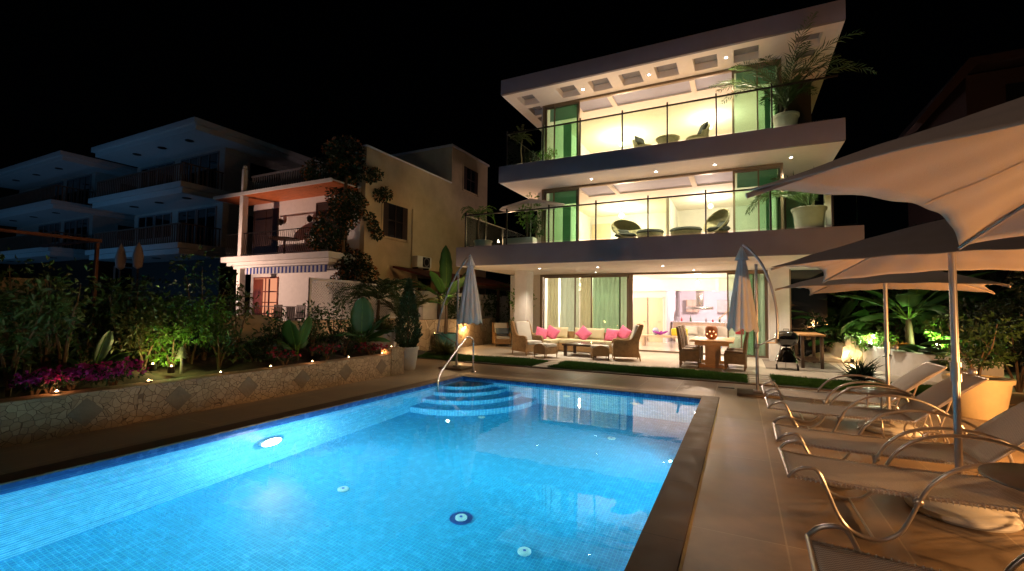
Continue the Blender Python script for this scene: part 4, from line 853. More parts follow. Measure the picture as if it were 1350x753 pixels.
def blob_points(n, blobs, shell=.55):
    w = np.array([b[1][0]*b[1][1]*b[1][2] for b in blobs])**.66; pick = rng.choice(len(blobs), n, p=w/w.sum())
    d = rng.normal(size=(n,3)); d /= np.linalg.norm(d,axis=1,keepdims=True); r = shell+(1-shell)*rng.random((n,1))**.6
    c = np.array([b[0] for b in blobs])[pick]; s = np.array([b[1] for b in blobs])[pick]
    return c+d*r*s, d
def shrub(name, label, cat, loc, h, w, nleaf=350, ls=.09, mt='leaf', group='garden shrubs', stems=4, lean=0, flowers=None, blobs=None, parent_name='foliage', bare=.25):
    t = root(name, label, cat, loc, group); b = L(); tips = []
    for k in range(stems):
        a = 2*PI*k/stems+random.random(); q = .3+.5*random.random()
        tip = (w*.55*q*math.cos(a)+lean, w*.55*q*math.sin(a), h*(.6+.35*random.random())); tips.append(tip)
        b.tube(smoothpath([(0,0,-.05),(tip[0]*.25,tip[1]*.25,h*.3),(tip[0]*.7,tip[1]*.7,h*.55),tip],3), list(np.linspace(.018+.006*h,.004,10)), 5)
    b.build('stem', M['bark'], t, smooth=True)
    if blobs is None: blobs = [((tx,ty,tz-.02),(w*.28*random.uniform(.6,1.2),w*.28*random.uniform(.6,1.2),h*.16*random.uniform(.7,1.3))) for tx,ty,tz in tips]+[((w*.3*random.uniform(-1,1)+lean*.5,w*.3*random.uniform(-1,1),h*random.uniform(bare,.8)),(w*.26,w*.26,h*.14)) for _ in range(6)]
    P, D = blob_points(nleaf, blobs); D = D+rng.normal(size=D.shape)*.6; D[:,2] -= .15
    V, Fc = leaves(P, D, ls*rng.uniform(.6,1.3,len(P)), ls*.5*rng.uniform(.7,1.2,len(P)))
    mesh_np(parent_name, V, Fc, M[mt] if isinstance(mt,str) else mt, t)
    if flowers:
        fm, nf = flowers; nf = int(nf*.38); P, D = blob_points(nf, blobs, .85); P[:,2] += .03
        V, Fc = leaves(np.repeat(P,4,0), rng.normal(size=(nf*4,3))+np.array([0,0,.3]), .045, .045, .1); mesh_np('blossoms', V, Fc, M[fm], t)
    return t
def frond(L_, droop, az, el, nl=26, ll=.35, lw=.03, droopl=.5, twist=0):
    """palm frond spine from origin, leaflets both sides"""
    s = []; p = np.zeros(3); n = 14; e = el
    for i in range(n+1):
        s.append(p.copy()); p = p+np.array([math.cos(az)*math.cos(e),math.sin(az)*math.cos(e),math.sin(e)])*L_/n; e -= droop/n*(.5+1.2*i/n)
    s = np.array(s); P=[];D=[];LL=[]
    side = np.array([-math.sin(az),math.cos(az),0])
    for k in range(nl):
        f = .15+.85*k/(nl-1); x = f*n; i = min(int(x),n-1); q = s[i]+(s[i+1]-s[i])*(x-i); d = s[i+1]-s[i]; d = d/np.linalg.norm(d)
        for sg in (-1,1):
            P.append(q); D.append(d*.75+side*sg*(.75)+np.array([0,0,.35-droopl*random.random()])); LL.append(ll*(math.sin(PI*min(1,f*.86+.12))**.6))
    return s, np.array(P), np.array(D), np.array(LL)
def palm(name, label, cat, loc, trunk_h, nf, fl, droop=1.5, ll=.32, group=None, el0=.5, el1=1.35, mt='palm_leaf', dirs=None, trunk_r=.05, nl=26):
    t = root(name, label, cat, loc, group)
    if trunk_h > .01:
        b = L(); b.tube([(0.02*math.sin(i),0,trunk_h*i/8-.03) for i in range(9)], [trunk_r*(1.15-.05*i+.06*(i%2)) for i in range(9)], 9); b.build('trunk', M['bark'], t, smooth=True)
    VV=[];FF=[];off=0; sp = L()
    for k in range(nf):
        az = dirs[k] if dirs is not None and k < len(dirs) else k*2.399+random.uniform(-.3,.3); el = el0+(el1-el0)*random.random()
        s,P,D,LL = frond(fl*random.uniform(.8,1.1),droop*random.uniform(.8,1.2),az,el,nl,ll)
        s[:,2] += trunk_h; P[:,2] += trunk_h; V,Fc = leaves(P,D,LL,.028*np.ones(len(P)),.15,.25); VV.append(V);FF.append(Fc+off);off+=len(V)
        sp.tube([tuple(q) for q in s[::2]], list(np.linspace(.012,.003,len(s[::2]))), 4)
    mesh_np('crown', np.concatenate(VV), np.concatenate(FF), M[mt], t); sp.build('frond_stems', M[mt], t, smooth=True, fix=False); return t
def bigleaf(base, az, el, L_, W, droop=.9, stalk=.35, wave=.05):
    """banana / canna leaf surface grid (V,F) with a stalk path"""
    n = 14; p = np.array(base,float); e = el; s=[p.copy()]
    for i in range(n): 
        p = p+np.array([math.cos(az)*math.cos(e),math.sin(az)*math.cos(e),math.sin(e)])*L_*(1-0)/n; e -= droop/n*(.3+1.5*i/n); s.append(p.copy())
    side = np.array([-math.sin(az),math.cos(az),0]); V=[];F=[]
    k0 = int(n*stalk); m_ = n-k0
    for i in range(m_+1):
        f = i/m_; w = W*.5*math.sin(PI*min(1,f*.93+.07))**.55*(1 if f<1 else 0)
        c = s[k0+i]; d = s[min(k0+i+1,n)]-s[max(k0+i-1,0)]; d=d/np.linalg.norm(d); nrm = np.cross(side,d)
        for j in (-1,-.5,0,.5,1): V.append(c+side*j*w*(1+wave*math.sin(f*29+j*3))-nrm*abs(j)*w*-.28+nrm*wave*w*math.sin(f*23+j*5)*.8)
    for i in range(m_):
        for j in range(4): a=i*5+j; F.append((a,a+1,a+6,a+5))
    return s, V, F
def banana(name, label, cat, loc, h, n, L_, W, dirs=None, group=None, mt='banana_leaf', els=(.7,1.4), droop=1.3, r=.07, stalk=.3):
    t = root(name, label, cat, loc, group)
    if h > .05:
        b = L(); b.tube([(0,0,-.03),(.02,0,h*.4),(0,.02,h*.75),(0,0,h)],[r,r*.9,r*.75,r*.4],10); b.build('trunk', M['banana_stem'], t, smooth=True)
    for k in range(n):
        az,el,dl,ll = dirs[k] if dirs else (k*2.4+random.uniform(-.3,.3), random.uniform(*els), droop*random.uniform(.7,1.2), L_*random.uniform(.75,1.1))
        s,V,Fc = bigleaf((0,0,h*.92),az,el,ll,W*random.uniform(.85,1.1),dl,stalk)
        b = L(); b.add(V,Fc); o = b.build('leaf', M[mt], t, smooth=True, fix=False, solid=.003)
        q = L(); q.tube([tuple(x) for x in s[::2]], list(np.linspace(.018,.004,len(s[::2]))), 6); o2 = q.build('midrib', M['leaf_bright'], o, smooth=True)
    return t
M['banana_stem'] = mat('banana_stem',(.07,.045,.025),.6,var=.35,scale=4,stretch=(3,3,.6),bump=.4)
def cypress(name, label, cat, loc, h, w, n=3000, mt='cypress_leaf', group=None, ls=.09):
    t = root(name, label, cat, loc, group); b = L(); b.tube([(0,0,-.03),(0,0,h*.5),(0,0,h*.95)],[.04,.025,.006],7); b.build('trunk', M['bark'], t)
    z = rng.random(n)**1.25; a = rng.random(n)*2*PI; pr = np.interp(z,[0,.08,.3,.7,1],[.55,.95,1,.5,.03]); lump = 1+.16*np.sin(a*5+z*22)+.1*np.sin(a*3-z*41)
    r = w*.5*pr*lump*(.6+.42*rng.random(n)**.5); P = np.stack([r*np.cos(a),r*np.sin(a),.05+z*h],1); D = np.stack([np.cos(a)*.5,np.sin(a)*.5,1.0+0*a],1)+rng.normal(size=(n,3))*.3
    V,Fc = leaves(P,D,ls*rng.uniform(.6,1.3,n),ls*.35,.3); mesh_np('foliage',V,Fc,M[mt],t); return t
def spiky(name, label, cat, loc, n, L_, w=.03, mt='leaf_olive', group=None, up=.6, droop=.35):
    t = root(name, label, cat, loc, group); a = rng.random(n)*2*PI; e = rng.uniform(.15,1.4,n); P = np.zeros((n,3)); P[:,2] = rng.random(n)*L_*.15
    D = np.stack([np.cos(a)*np.cos(e),np.sin(a)*np.cos(e),np.sin(e)],1); V,Fc = leaves(P,D,L_*rng.uniform(.6,1.1,n),w,.3,droop); mesh_np('foliage',V,Fc,M[mt],t); return t
def pot(name, label, loc, r, h, mt, rim=.03, group=None, taper=.72, lip=.07, square=False):
    t = root(name, label, 'plant pot', loc, group); x,y,z = 0,0,0
    b = L(); b.lathe([(0,0),(r*taper,0),(r*taper*1.03,.015),(r*.9,h*.6),(r*.97,h-lip),(r*1.04,h-lip),(r*1.06,h-.01),(r*1.02,h),(r*.93,h),(r*.9,h*.88),(0,h*.88)],k=36); b.build('pot', M[mt], t, smooth=True)
    b = L(); b.lathe([(r*.885,h*.883),(0,h*.90)],k=24); b.build('soil', M['soil'], t); return t

# grass strips (stuff)
def grass(x0,x1,y0,y1,n,seed,ragged=.12):
    r = np.random.default_rng(seed); x = r.uniform(x0,x1,n); y = r.uniform(y0,y1,n)
    ok = (y > y0+ragged*(.5+.5*np.sin(x*3.1+seed))) & (y < y1-ragged*2*(.5+.5*np.sin(x*2.3+seed*2))) & (x > x0+.1*np.sin(y*5)) ; x,y = x[ok],y[ok]; n = len(x)
    P = np.stack([x,y,np.full(n,.012)],1); D = np.stack([r.normal(size=n)*.45,r.normal(size=n)*.45,np.ones(n)],1)
    V,Fc = leaves(P,D,r.uniform(.04,.095,n),.012,.2,.3); o = mesh_np('grass',V,Fc,M['grass']); return tag(o,kind='stuff')
for i,(x0,x1,y0,y1) in enumerate(((-9.6,-4.95,11.05,12.5),(-4.5,.12,11.05,12.55),(.62,3.6,11.05,12.55))):
    b = MB(); nn = 24; pts = [(x0+(x1-x0)*k/nn, y0+.03*math.sin(k*1.7)) for k in range(nn+1)]+[(x1-(x1-x0)*k/nn, y1-.14-.12*math.sin(k*.9+i)) for k in range(nn+1)]
    b.poly(pts,'z',.004,.016); tag(b.build('lawn_soil', M['leaf_dark']), kind='structure')
    grass(x0,x1,y0,y1,26000,i+3)
for i,(x,l) in enumerate(((-4.72,'left gap'),(.37,'right gap'))):
    for k in range(4):
        o = MB().box(x-.20,x+.20,11.08+k*.36,11.36+k*.36,.004,.03).build('stepping_stone', M['terrace'], bevel=.008)
        tag(o, '%s pale stepping stone across the %s between lawn strips'%(('nearest','second','third','farthest')[k],l),'stepping stone','stepping stones between the lawn strips')
# drain plate
tag(MB().box(-.42,-.12,10.2,10.32,.001,.012).build('drain_cover', M['dark_metal'], bevel=.003),'small dark drain cover in the deck by the closed umbrella base','drain cover')

# potted plants around the pool and terrace
pot('flower_pot','white round pot holding the small cypress at the end of the planter wall',(-7.38,9.0,.002),.27,.55,'white_pot')
cypress('cypress','small dense dark cypress in the white pot','cypress',(-7.38,9.0,.48),1.65,.56,3400,ls=.085)
pot('flower_pot','glossy teal pot holding the banana plant',(-9.1,13.1,.032),.42,.62,'teal_pot',taper=.78)
tl = [(2.4,1.52,.2,2.15),(-2.6,.95,1.6,1.8),(-.3,1.1,1.2,1.6),(-1.6,1.2,.9,1.5),(2.9,.5,1.5,1.5),(.6,1.25,.7,1.5),(-2.2,.35,.9,1.1),(-.9,.7,1.4,1.3),(3.6,.9,1.6,1.7)]
banana('banana_plant','banana plant with one upright paddle leaf growing in the teal pot','banana plant',(-9.1,13.1,.55),1.15,9,1.75,.50,dirs=tl,droop=1.2)
pot('flower_pot','large cream pot lit from the side behind the loungers',(3.22,9.45,.002),.38,.60,'cream_pot',taper=.72)
shrub('shrub','leafy green shrub growing in the large cream pot','shrub',(3.22,9.45,.52),.95,1.05,1100,.07,'leaf',None)
pot('flower_pot','white bowl planter behind the end of the planter wall',(-8.15,8.9,.002),.40,.95,'white_pot')
spiky('spiky_plant','spiky plant in the white bowl planter','plant',(-8.15,8.9,.85),80,.5,.03)
spiky('spiky_plant','small dark spiky plant at the end of the right lawn strip','plant',(2.45,12.9,.0),150,.55,.02,'leaf_dark')
spiky('grass_tuft','yellowish grass tuft beside the stone wall behind the cypress','plant',(-8.3,11.9,.0),260,.6,.018,'leaf_olive')
# balcony plants
z1, z2 = 3.521, 6.031
P1 = ony(1067,290,13.15).x; P2 = ony(1036,160,13.1).x
pot('planter_pot','wide pale pot under the palm at the right of the first floor balcony',(P1,13.2,z1),.36,.58,'white_pot',taper=.8)
palm('potted_palm','feathery palm in the wide pale pot on the first floor balcony','palm',(P1,13.2,z1+.5),.1,13,1.65,1.8,.34,el0=.8,el1=1.4,dirs=[PI,-2.6,.3,1.5,-1.4,2.6,-.3,1.57])
pot('planter_pot','pale pot under the palm at the right of the top balcony',(P2,13.15,z2),.29,.46,'white_pot',taper=.75)
palm('potted_palm','tall arching palm in the pale pot on the top balcony','palm',(P2,13.15,z2+.4),.25,16,2.1,1.45,.36,el0=.75,el1=1.45,dirs=[0,.3,PI,-1.2,1.6,-2.5,2.5,-.4,1.0])
q = ony(638,315,13.2).x
pot('planter_pot','low pale round pot at the left corner of the first floor balcony',(q,13.15,z1),.30,.26,'white_pot',taper=.95,lip=.04)
palm('yucca','drooping green yucca in the low round pot at the first floor left corner','yucca',(ony(632,300,13.6).x,13.5,z1+.1),1.05,22,.85,2.4,.12,el0=.3,el1=1.3,mt='leaf_bright',nl=14)
q2 = ony(690,315,13.2).x
tag(MB().box(q2-.6,q2+.42,13.0,13.35,z1,z1+.27).build('planter_box', M['white_pot'], bevel=.02),'long pale trough below the parasol on the first floor balcony','planter')
shrub('shrub','leafy young plant with a bare stem in the long pale trough','shrub',(ony(695,315,13.2).x,13.2,z1+.2),1.45,.8,240,.13,'leaf_bright',None,3,bare=.3)
shrub('shrub','second dark leafy plant right of the parasol pole in the trough','shrub',(ony(712,315,13.4).x-.1,13.3,z1+.2),.75,.55,160,.11,'leaf',None,3)
q3 = ony(688,213,13.2).x
pot('planter_pot','low white pot under the yucca on the top balcony',(q3,13.2,z2),.19,.16,'white_pot',lip=.03)
palm('yucca','thin stemmed yucca on the top balcony left corner','yucca',(q3-.03,13.2,z2+.1),.95,18,.55,1.6,.09,el0=.2,el1=1.4,mt='leaf_olive',nl=12,trunk_r=.025)
tag(MB().box(ony(700,200,13.2).x-.1,ony(730,200,13.2).x,13.1,13.4,z2,z2+.14).build('planter_box', M['white_pot'], bevel=.02),'low pale trough at the left window of the top balcony','planter')
shrub('shrub','rounded bush in the low trough on the top balcony','shrub',(ony(721,205,13.2).x,13.25,z2+.1),.5,.5,260,.07,'leaf_bright',None)
shrub('shrub','dark loose bush beside the yucca on the top balcony','shrub',(ony(702,205,13.5).x,13.6,z2),.75,.65,220,.09,'leaf_dark',None)

# ------------------------------------------------------------------ planter bed, left
def bed(px, py, X=-8.3): p = onx(px,py,X); return (X, p.y, .44)
GS = 'shrubs in the raised bed beside the pool'
spec = [ # px, X, h, w, n, ls, mat, label
 (15,-8.1,1.35,1.1,420,.10,'leaf','broad dark shrub at the left picture edge above the wall'),
 (38,-8.8,1.7,.9,360,.10,'leaf','tall thin branched shrub second from the left edge'),
 (62,-8.5,1.5,.7,180,.09,'leaf_olive','sparse shrub with a reddish bare stem'),
 (85,-8.3,1.75,.6,150,.10,'leaf','slender pale stemmed shrub with a leafy tuft on top'),
 (112,-9.2,1.2,.8,220,.10,'leaf_dark','low dark shrub behind the single broad leaf'),
 (165,-8.9,1.5,.9,320,.11,'leaf','shrub left of the amber lit foliage'),
 (190,-8.5,1.1,.9,420,.09,'leaf_olive','amber lit bushy shrub beside the garden lamp'),
 (208,-8.7,1.35,.9,420,.10,'leaf','tall shrub rising over the amber lit bush'),
 (228,-8.35,.85,.8,420,.09,'leaf_bright','bright green lit shrub just left of the pagoda lamp'),
 (252,-8.6,1.25,1.0,420,.10,'leaf_bright','green lit shrub behind the pagoda lamp'),
 (270,-8.9,2.05,1.0,300,.10,'leaf','tall thin stemmed shrub with a high leafy head'),
 (290,-8.3,.8,.8,320,.09,'leaf','mid green shrub right of the pagoda lamp'),
 (312,-8.8,1.6,.6,170,.10,'leaf_olive','slender single stem shrub in front of the old house pier'),
 (335,-8.2,.5,.9,320,.08,'leaf_dark','low dark shrub right of the slender stem'),
 (358,-8.6,1.0,.5,120,.10,'leaf','open shrub in front of the lower balcony'),
 (392,-8.9,.5,.9,280,.08,'leaf_dark','low dark shrub behind the paddle leaf pair'),
 (412,-8.4,1.15,.6,200,.09,'leaf','upright shrub below the lattice screen'),
 (440,-8.3,1.2,.7,260,.10,'leaf','upright shrub in front of the tan low wall'),
 (455,-7.9,.6,.7,300,.07,'leaf_dark','low shrub carrying small white flowers'),
 (500,-8.6,.8,.9,320,.09,'leaf_dark','dark shrub near the end of the raised bed')]
for i,(px,X,h,w,n,ls,mt,l) in enumerate(spec):
    y = onx(px,450,X).y; shrub('shrub', l, 'shrub', (X,y,.42), h, w, int(n*1.5), ls, mt, GS, 3+i%3, flowers=('flower_white',16) if 'white' in l else None)
for px,X,w,l,mt,n in ((45,-7.42,.55,'magenta flowering clump at the far left of the wall','flower_pink',150),(66,-7.38,.6,'brightest magenta flower clump behind the first candle','flower_pink',220),(95,-7.45,.7,'purple flower clump right of the first candle','flower_pink',220),(150,-7.45,.8,'wide purple flower clump left of the second candle','flower_pink',260),(430,-7.5,.55,'small red flower clump on the wall below the lattice','flower_red',90),(487,-7.4,.7,'red flowering clump beside the last wall candle','flower_red',230),(375,-7.5,.5,'dark red flower clump near the paddle leaves','flower_red',90)):
    y = onx(px,500,X).y; shrub('flower_clump', l, 'flowers', (X,y,.42), .30, w, 220, .06, 'leaf_dark', 'flowering clumps along the planter wall', 4, flowers=(mt,n), bare=.4)
for i in range(16):
    y = -.5+i*.55; shrub('low_plant', 'low dark ground plant at the back of the raised bed', 'plant', (-9.4+.4*math.sin(i*2.1),y,.5), .38+.1*math.sin(i), .9, 260, .08, 'leaf_dark', 'low dark plants at the back of the bed', 3)
banana('canna','single broad dark green leaf standing left in the bed','plant',(-8.2,onx(125,450,-8.2).y,.42),.1,3,.6,.26,dirs=[(.3,1.35,.4,.7),(2.0,.8,1.2,.7),(-2.2,.9,1.2,.7)],r=.02,stalk=.3,mt='leaf_dark')
banana('canna','pair of round paddle leaves in front of the lower balcony','plant',(-8.0,onx(392,450,-8.0).y,.42),.12,4,.8,.36,dirs=[(.15,1.33,.25,.85),(-1.25,1.28,.35,.80),(2.4,1.0,.8,.6),(-2.6,.9,.9,.6)],r=.02,stalk=.3)
banana('canna','large upright paddle leaf with side leaves in front of the tan wall','plant',(-8.0,onx(476,450,-8.0).y,.42),.25,7,1.05,.52,dirs=[(-.75,1.42,.25,1.15),(.6,1.1,.8,1.0),(1.2,.75,1.3,.95),(-1.4,.7,1.3,1.0),(2.6,.9,1.2,.9),(.3,.55,1.4,.8),(-2.4,.7,1.4,.8)],r=.03,stalk=.25)
palm('garden_palm','dark drooping palm in front of the lattice screen','palm',(-9.3,10.0,.0),1.75,18,1.45,2.1,.36,el0=.3,el1=1.2,mt='palm_leaf')
palm('garden_palm','upright feathery palm beside the cypress in front of the tan house','palm',(-9.4,11.2,.0),1.0,18,1.6,1.1,.30,el0=.9,el1=1.45,mt='leaf_olive')
# pagoda lamp
lp = (-8.15, onx(240,462,-8.15).y, .46)
t = root('garden_lamp','small pale pagoda garden lamp among green lit shrubs','garden lamp',lp)
b = L(); b.tube([(0,0,-.05),(0,0,.22)],.02,8); b.build('post', M['alu'], t)
for k in range(3): b = L(); b.lathe([(.10-.02*k,0),(.02,.07),(0,.07)],(0,0,.20+.055*k),14); b.build('lamp_shade', M['alu'], t, smooth=True)

# ------------------------------------------------------------------ old house
M['railing_grey'] = mat('railing_grey',(.12,.11,.12),.8)
O = root('old_house','older tan rendered house with white balconies wooden eaves and a striped awning','house',(-15,15,0))
def OB(n,m_,*bs,**k):
    b = MB()
    for q in bs: b.box(*q)
    return b.build(n,M[m_],O,**k)
OB('wall','tan_plaster',(-12.42,-12.2,12.3,17.8,-.1,7.40),(-12.42,-12.2,17.8,21.2,-.1,9.2)); OB('parapet_cap','plaster',(-12.45,-12.17,12.27,17.79,7.40,7.46))
OB('wall','plaster',(-18.55,-12.42,12.3,12.5,-.1,5.95)); OB('wall','tan_plaster',(-18.5,-18.3,12.5,21,-.1,6.0),(-18.3,-12.42,17.8,18.0,5.9,9.2))
OB('roof','far_wall',(-18.5,-12.42,12.5,21,5.82,5.95),(-18.3,-12.15,17.75,21.3,9.2,9.3))
OB('eave','plaster',(-19.2,-12.5,10.98,11.06,5.80,5.92),(-19.2,-12.5,11.06,12.29,5.86,5.90)); OB('eave_boards','eave_wood',(-19.15,-12.55,11.061,12.299,5.78,5.859))
OB('balcony_slab','plaster',(-18.45,-12.45,10.95,12.3,3.18,3.39),(-18.3,-12.6,11.1,12.3,3.05,3.178),(-18.1,-12.8,11.25,12.3,2.93,3.048)); OB('balcony_slab','plaster',(-18.3,-13.2,11.0,12.3,.38,.60),(-18.1,-13.3,11.15,12.3,.25,.378))
OB('corner_post','plaster',(-17.52,-17.32,11.03,11.25,.61,2.928),(-17.52,-17.32,11.03,11.25,3.391,5.779),(-17.48,-17.36,11.04,11.2,5.93,6.85)); MB().ball((-17.41,11.13,6.93),.09,10,8).build('finial', M['plaster'], O, smooth=True)
OB('pier','crazy_pale',(-17.6,-16.6,11.2,12.0,-.1,.248))
def irons(x0,x1,y,z0,z1,n,belly=.07):
    t = MB(); t.box(x0,x1,y-.015,y+.015,z1-.03,z1).box(x0,x1,y-.012,y+.012,z0+.06,z0+.08)
    for i in range(n):
        x = x0+(x1-x0)*(i+.5)/n; t.tube(smoothpath([(x,y,z0+.08),(x,y-belly,z0+.25),(x,y-belly*.4,z0+.5),(x,y,z1-.03)],2),.009,4)
    return t.build('railing', M['dark_metal'], O)
irons(-18.3,-17.57,11.08,3.39,4.3,6); irons(-17.26,-12.6,11.08,3.39,4.3,42); irons(-18.2,-17.57,11.1,.60,1.5,6); irons(-17.26,-13.3,11.1,.60,1.5,36)
MB().box(-17.3,-12.6,11.3,11.35,6.55,6.62).box(-17.3,-12.6,11.3,11.35,6.0,6.05).build('roof_rail', M['railing_grey'], O)
b = MB()
for i in range(34): b.lathe([(.02,0),(.045,.12),(.02,.3),(.03,.5)],(-17.2+i*.135,11.33,6.05),6)
b.build('roof_balusters', M['railing_grey'], O)
def ow(x0,x1,z0,z1,mt,fr,name='window',y=12.3):
    f = MB().box(x0-.06,x0,y-.04,y-.001,z0,z1+.06).box(x1,x1+.06,y-.04,y-.001,z0,z1+.06).box(x0,x1,y-.04,y-.001,z1,z1+.06).box((x0+x1)/2-.03,(x0+x1)/2+.03,y-.035,y-.001,z0,z1).box(x0,x1,y-.035,y-.003,(z0+z1)/2-.02,(z0+z1)/2+.02).build(name, M[fr], O, bevel=.004)
    MB().box(x0,x1,y-.02,y-.0015,z0,z1).build('pane', M[mt] if isinstance(mt,str) else mt, f); return f
d1 = [ony(p,300,12.3).x for p in (336,366)]; d2 = [ony(p,300,12.3).x for p in (418,456)]
ow(d1[0],d1[1],3.42,5.45,'shutter','shutter','door'); ow(d2[0],d2[1],3.42,5.45,'shutter','shutter','door')
M['glowing_curtain'] = emat('glowing_curtain',(1,.38,.20),.9)  # glow put into the curtain surface, no lamp stands behind it
w0 = [ony(p,380,12.3).x for p in (336,366)]; MB().box(w0[0]+.02,w0[0]+(w0[1]-w0[0])*.42,12.235,12.255,.66,2.6).build('shutter', M['window_wood'], O, bevel=.01); MB().box(w0[0]+(w0[1]-w0[0])*.66,w0[0]+(w0[1]-w0[0])*.72,12.235,12.255,.66,2.6).box(w0[0]+(w0[1]-w0[0])*.42,w0[1],12.236,12.254,1.15,1.2).box(w0[0]+(w0[1]-w0[0])*.42,w0[1],12.236,12.254,2.05,2.1).build('glazing_bar', M['window_wood'], O); ow(w0[0],w0[1],.65,2.62,M['glowing_curtain'],'window_wood','window')
for i,p in enumerate((372,410)):
    x = ony(p,270,12.2).x; o = MB().lathe([(.02,0),(.09,.05),(.11,.2),(.06,.26),(0,.3)],(x,12.16,4.75),8).build('wall_lantern', M['dark_metal'], O); MB().box(x-.02,x+.02,12.16,12.3,4.95,4.98).build('bracket', M['dark_metal'], o)
b = MB(); n = 44; xa, xb = -17.0, -12.6
for i in range(n):
    b.cur = i%2; x = xa+(xb-xa)*i/n; x2 = xa+(xb-xa)*(i+1)/n; b.box(x,x2,11.02,11.035,2.68+.015*(i%2),2.93)
b.build('awning_valance',[mat('awning_white',(.62,.62,.66),.9), mat('awning_blue',(.03,.06,.30),.9)],O,fix=False)
b = MB()
for i in range(n//2):
    b.cur = i%2; x = xa+(xb-xa)*i/(n/2); x2 = xa+(xb-xa)*(i+1)/(n/2); b.add([(x,11.04,2.93),(x2,11.04,2.93),(x2,12.28,3.02),(x,12.28,3.02),(x,11.04,2.915),(x2,11.04,2.915),(x2,12.28,3.005),(x,12.28,3.005)],[(0,1,2,3),(7,6,5,4)])
b.build('awning_cloth',[M['canvas_light'], mat('awning_cloth_blue',(.03,.06,.30),.9)],O,fix=False)
def sw(y0,y1,z0,z1,mt='dark_glass'):
    X = -12.2
    f = MB().box(X+.001,X+.04,y0-.08,y0,z0-.08,z1+.08).box(X+.001,X+.04,y1,y1+.08,z0-.08,z1+.08).box(X+.001,X+.04,y0,y1,z1,z1+.08).box(X+.001,X+.07,y0-.1,y1+.1,z0-.1,z0-.081).build('window', M['tan_plaster'], O)
    MB().box(X+.001,X+.012,y0,y1,z0,z1).build('pane', M[mt], f)
    MB().box(X+.013,X+.03,y0,y0+.3,z0,z1).box(X+.013,X+.03,y1-.3,y1,z0,z1).box(X+.013,X+.03,(y0+y1)/2-.03,(y0+y1)/2+.03,z0,z1).box(X+.014,X+.028,y0+.31,y1-.31,(z0+z1)/2-.02,(z0+z1)/2+.02).build('shutter', M['shutter'], f)
sw(13.22,14.65,4.25,5.55); sw(18.8,20.15,7.4,8.55); sw(15.4,16.3,2.2,2.75)
MB().tube([(-12.15,14.95,2.0),(-12.15,14.95,5.6)],.025,6).build('drain_pipe', M['tan_plaster'], O)
t = root('air_conditioner','white outdoor air conditioner unit bolted to the tan wall','air conditioner',(-12.0,15.4,3.2))
MB().box(-12.15,-11.85,14.95,15.9,3.18,3.65).build('case', M['white_pot'], t, bevel=.02)
MB().box(-11.848,-11.842,15.3,15.78,3.21,3.62).build('grille', M['dark_metal'], t); MB().tube([(-11.845,15.54,3.415),(-11.835,15.54,3.415)],.19,20).build('fan', M['alu'], t); MB().tube([(-11.834,15.54,3.415),(-11.825,15.54,3.415)],.14,18).build('fan_hub', M['dark_metal'], t)
MB().box(-12.19,-11.9,15.05,15.09,3.12,3.178).box(-12.19,-11.9,15.76,15.80,3.12,3.178).build('bracket', M['dark_metal'], t)
# balcony furniture of the old house
t = root('balcony_table','round dark table on the upper balcony of the old house','table',(-15.7,11.7,3.39)); MB().lathe([(0,.68),(.55,.68),(.55,.71),(0,.71)],(-15.7,11.7,3.39),24).build('table_top', M['dark_wood'], t); MB().tube([(-15.7,11.7,3.4),(-15.7,11.7,4.06)],.04,8).build('leg', M['dark_wood'], t)
for i,x in enumerate((-16.2,-14.9)):
    t = root('balcony_chair','dark wooden chair %s on the lower balcony of the old house'%('near the lit window' if i==0 else 'away from the lit window'),'chair',(x,11.7,.61),'chairs on the lower balcony')
    MB().box(x-.22,x+.22,11.5,11.9,1.02,1.07).build('seat', M['dark_wood'], t); MB().box(x-.22,x+.22,11.88,11.93,1.07,1.55).build('backrest', M['dark_wood'], t)
    for sx in (-.2,.16):
        for yy in (11.52,11.86): MB().box(x+sx,x+sx+.04,yy,yy+.04,.605,1.019).build('leg', M['dark_wood'], t)
# creeper on the corner of the old house
blobs = [((-12.6+.5*math.sin(z*3),11.6+.5*math.cos(z*2.2),z),(.58+.18*math.sin(z*5),.6,.5)) for z in np.arange(2.2,7.1,.42)]+[((-12.05,12.35+.28*k,6.3-.3*k+.4*(k%2)),(.18,.30,.26)) for k in range(4)]+[((-12.0,12.35+.2*k,4.7-.25*k),(.18,.22,.2)) for k in range(3)]+[((-13.4,11.4,6.3),(.8,.6,.5)),((-12.9,11.6,7.1),(.5,.5,.35))]
t = root('creeper','tall dark creeper with russet edges climbing the corner of the old house','climbing plant',(-12.55,11.6,0))
b = L(); b.tube(smoothpath([(0,0,0),(.1,.1,1.5),(-.05,.1,3),(.1,0,5),(0,.1,6.5)],3),.06,7); b.build('stem', M['bark'], t, smooth=True)
P,D = blob_points(8000,[((c[0]+12.55,c[1]-11.6,c[2]),s) for c,s in blobs],.35); V,Fc = leaves(P,D+rng.normal(size=D.shape)*.7,.125,.085); mesh_np('foliage',V,Fc,M['leaf_dark'],t)
P,D = blob_points(1300,[((c[0]+12.55,c[1]-11.6,c[2]),s) for c,s in blobs],.92); V,Fc = leaves(P,D+rng.normal(size=D.shape)*.7,.10,.09); mesh_np('blossoms',V,Fc,M['russet_leaf'],t)
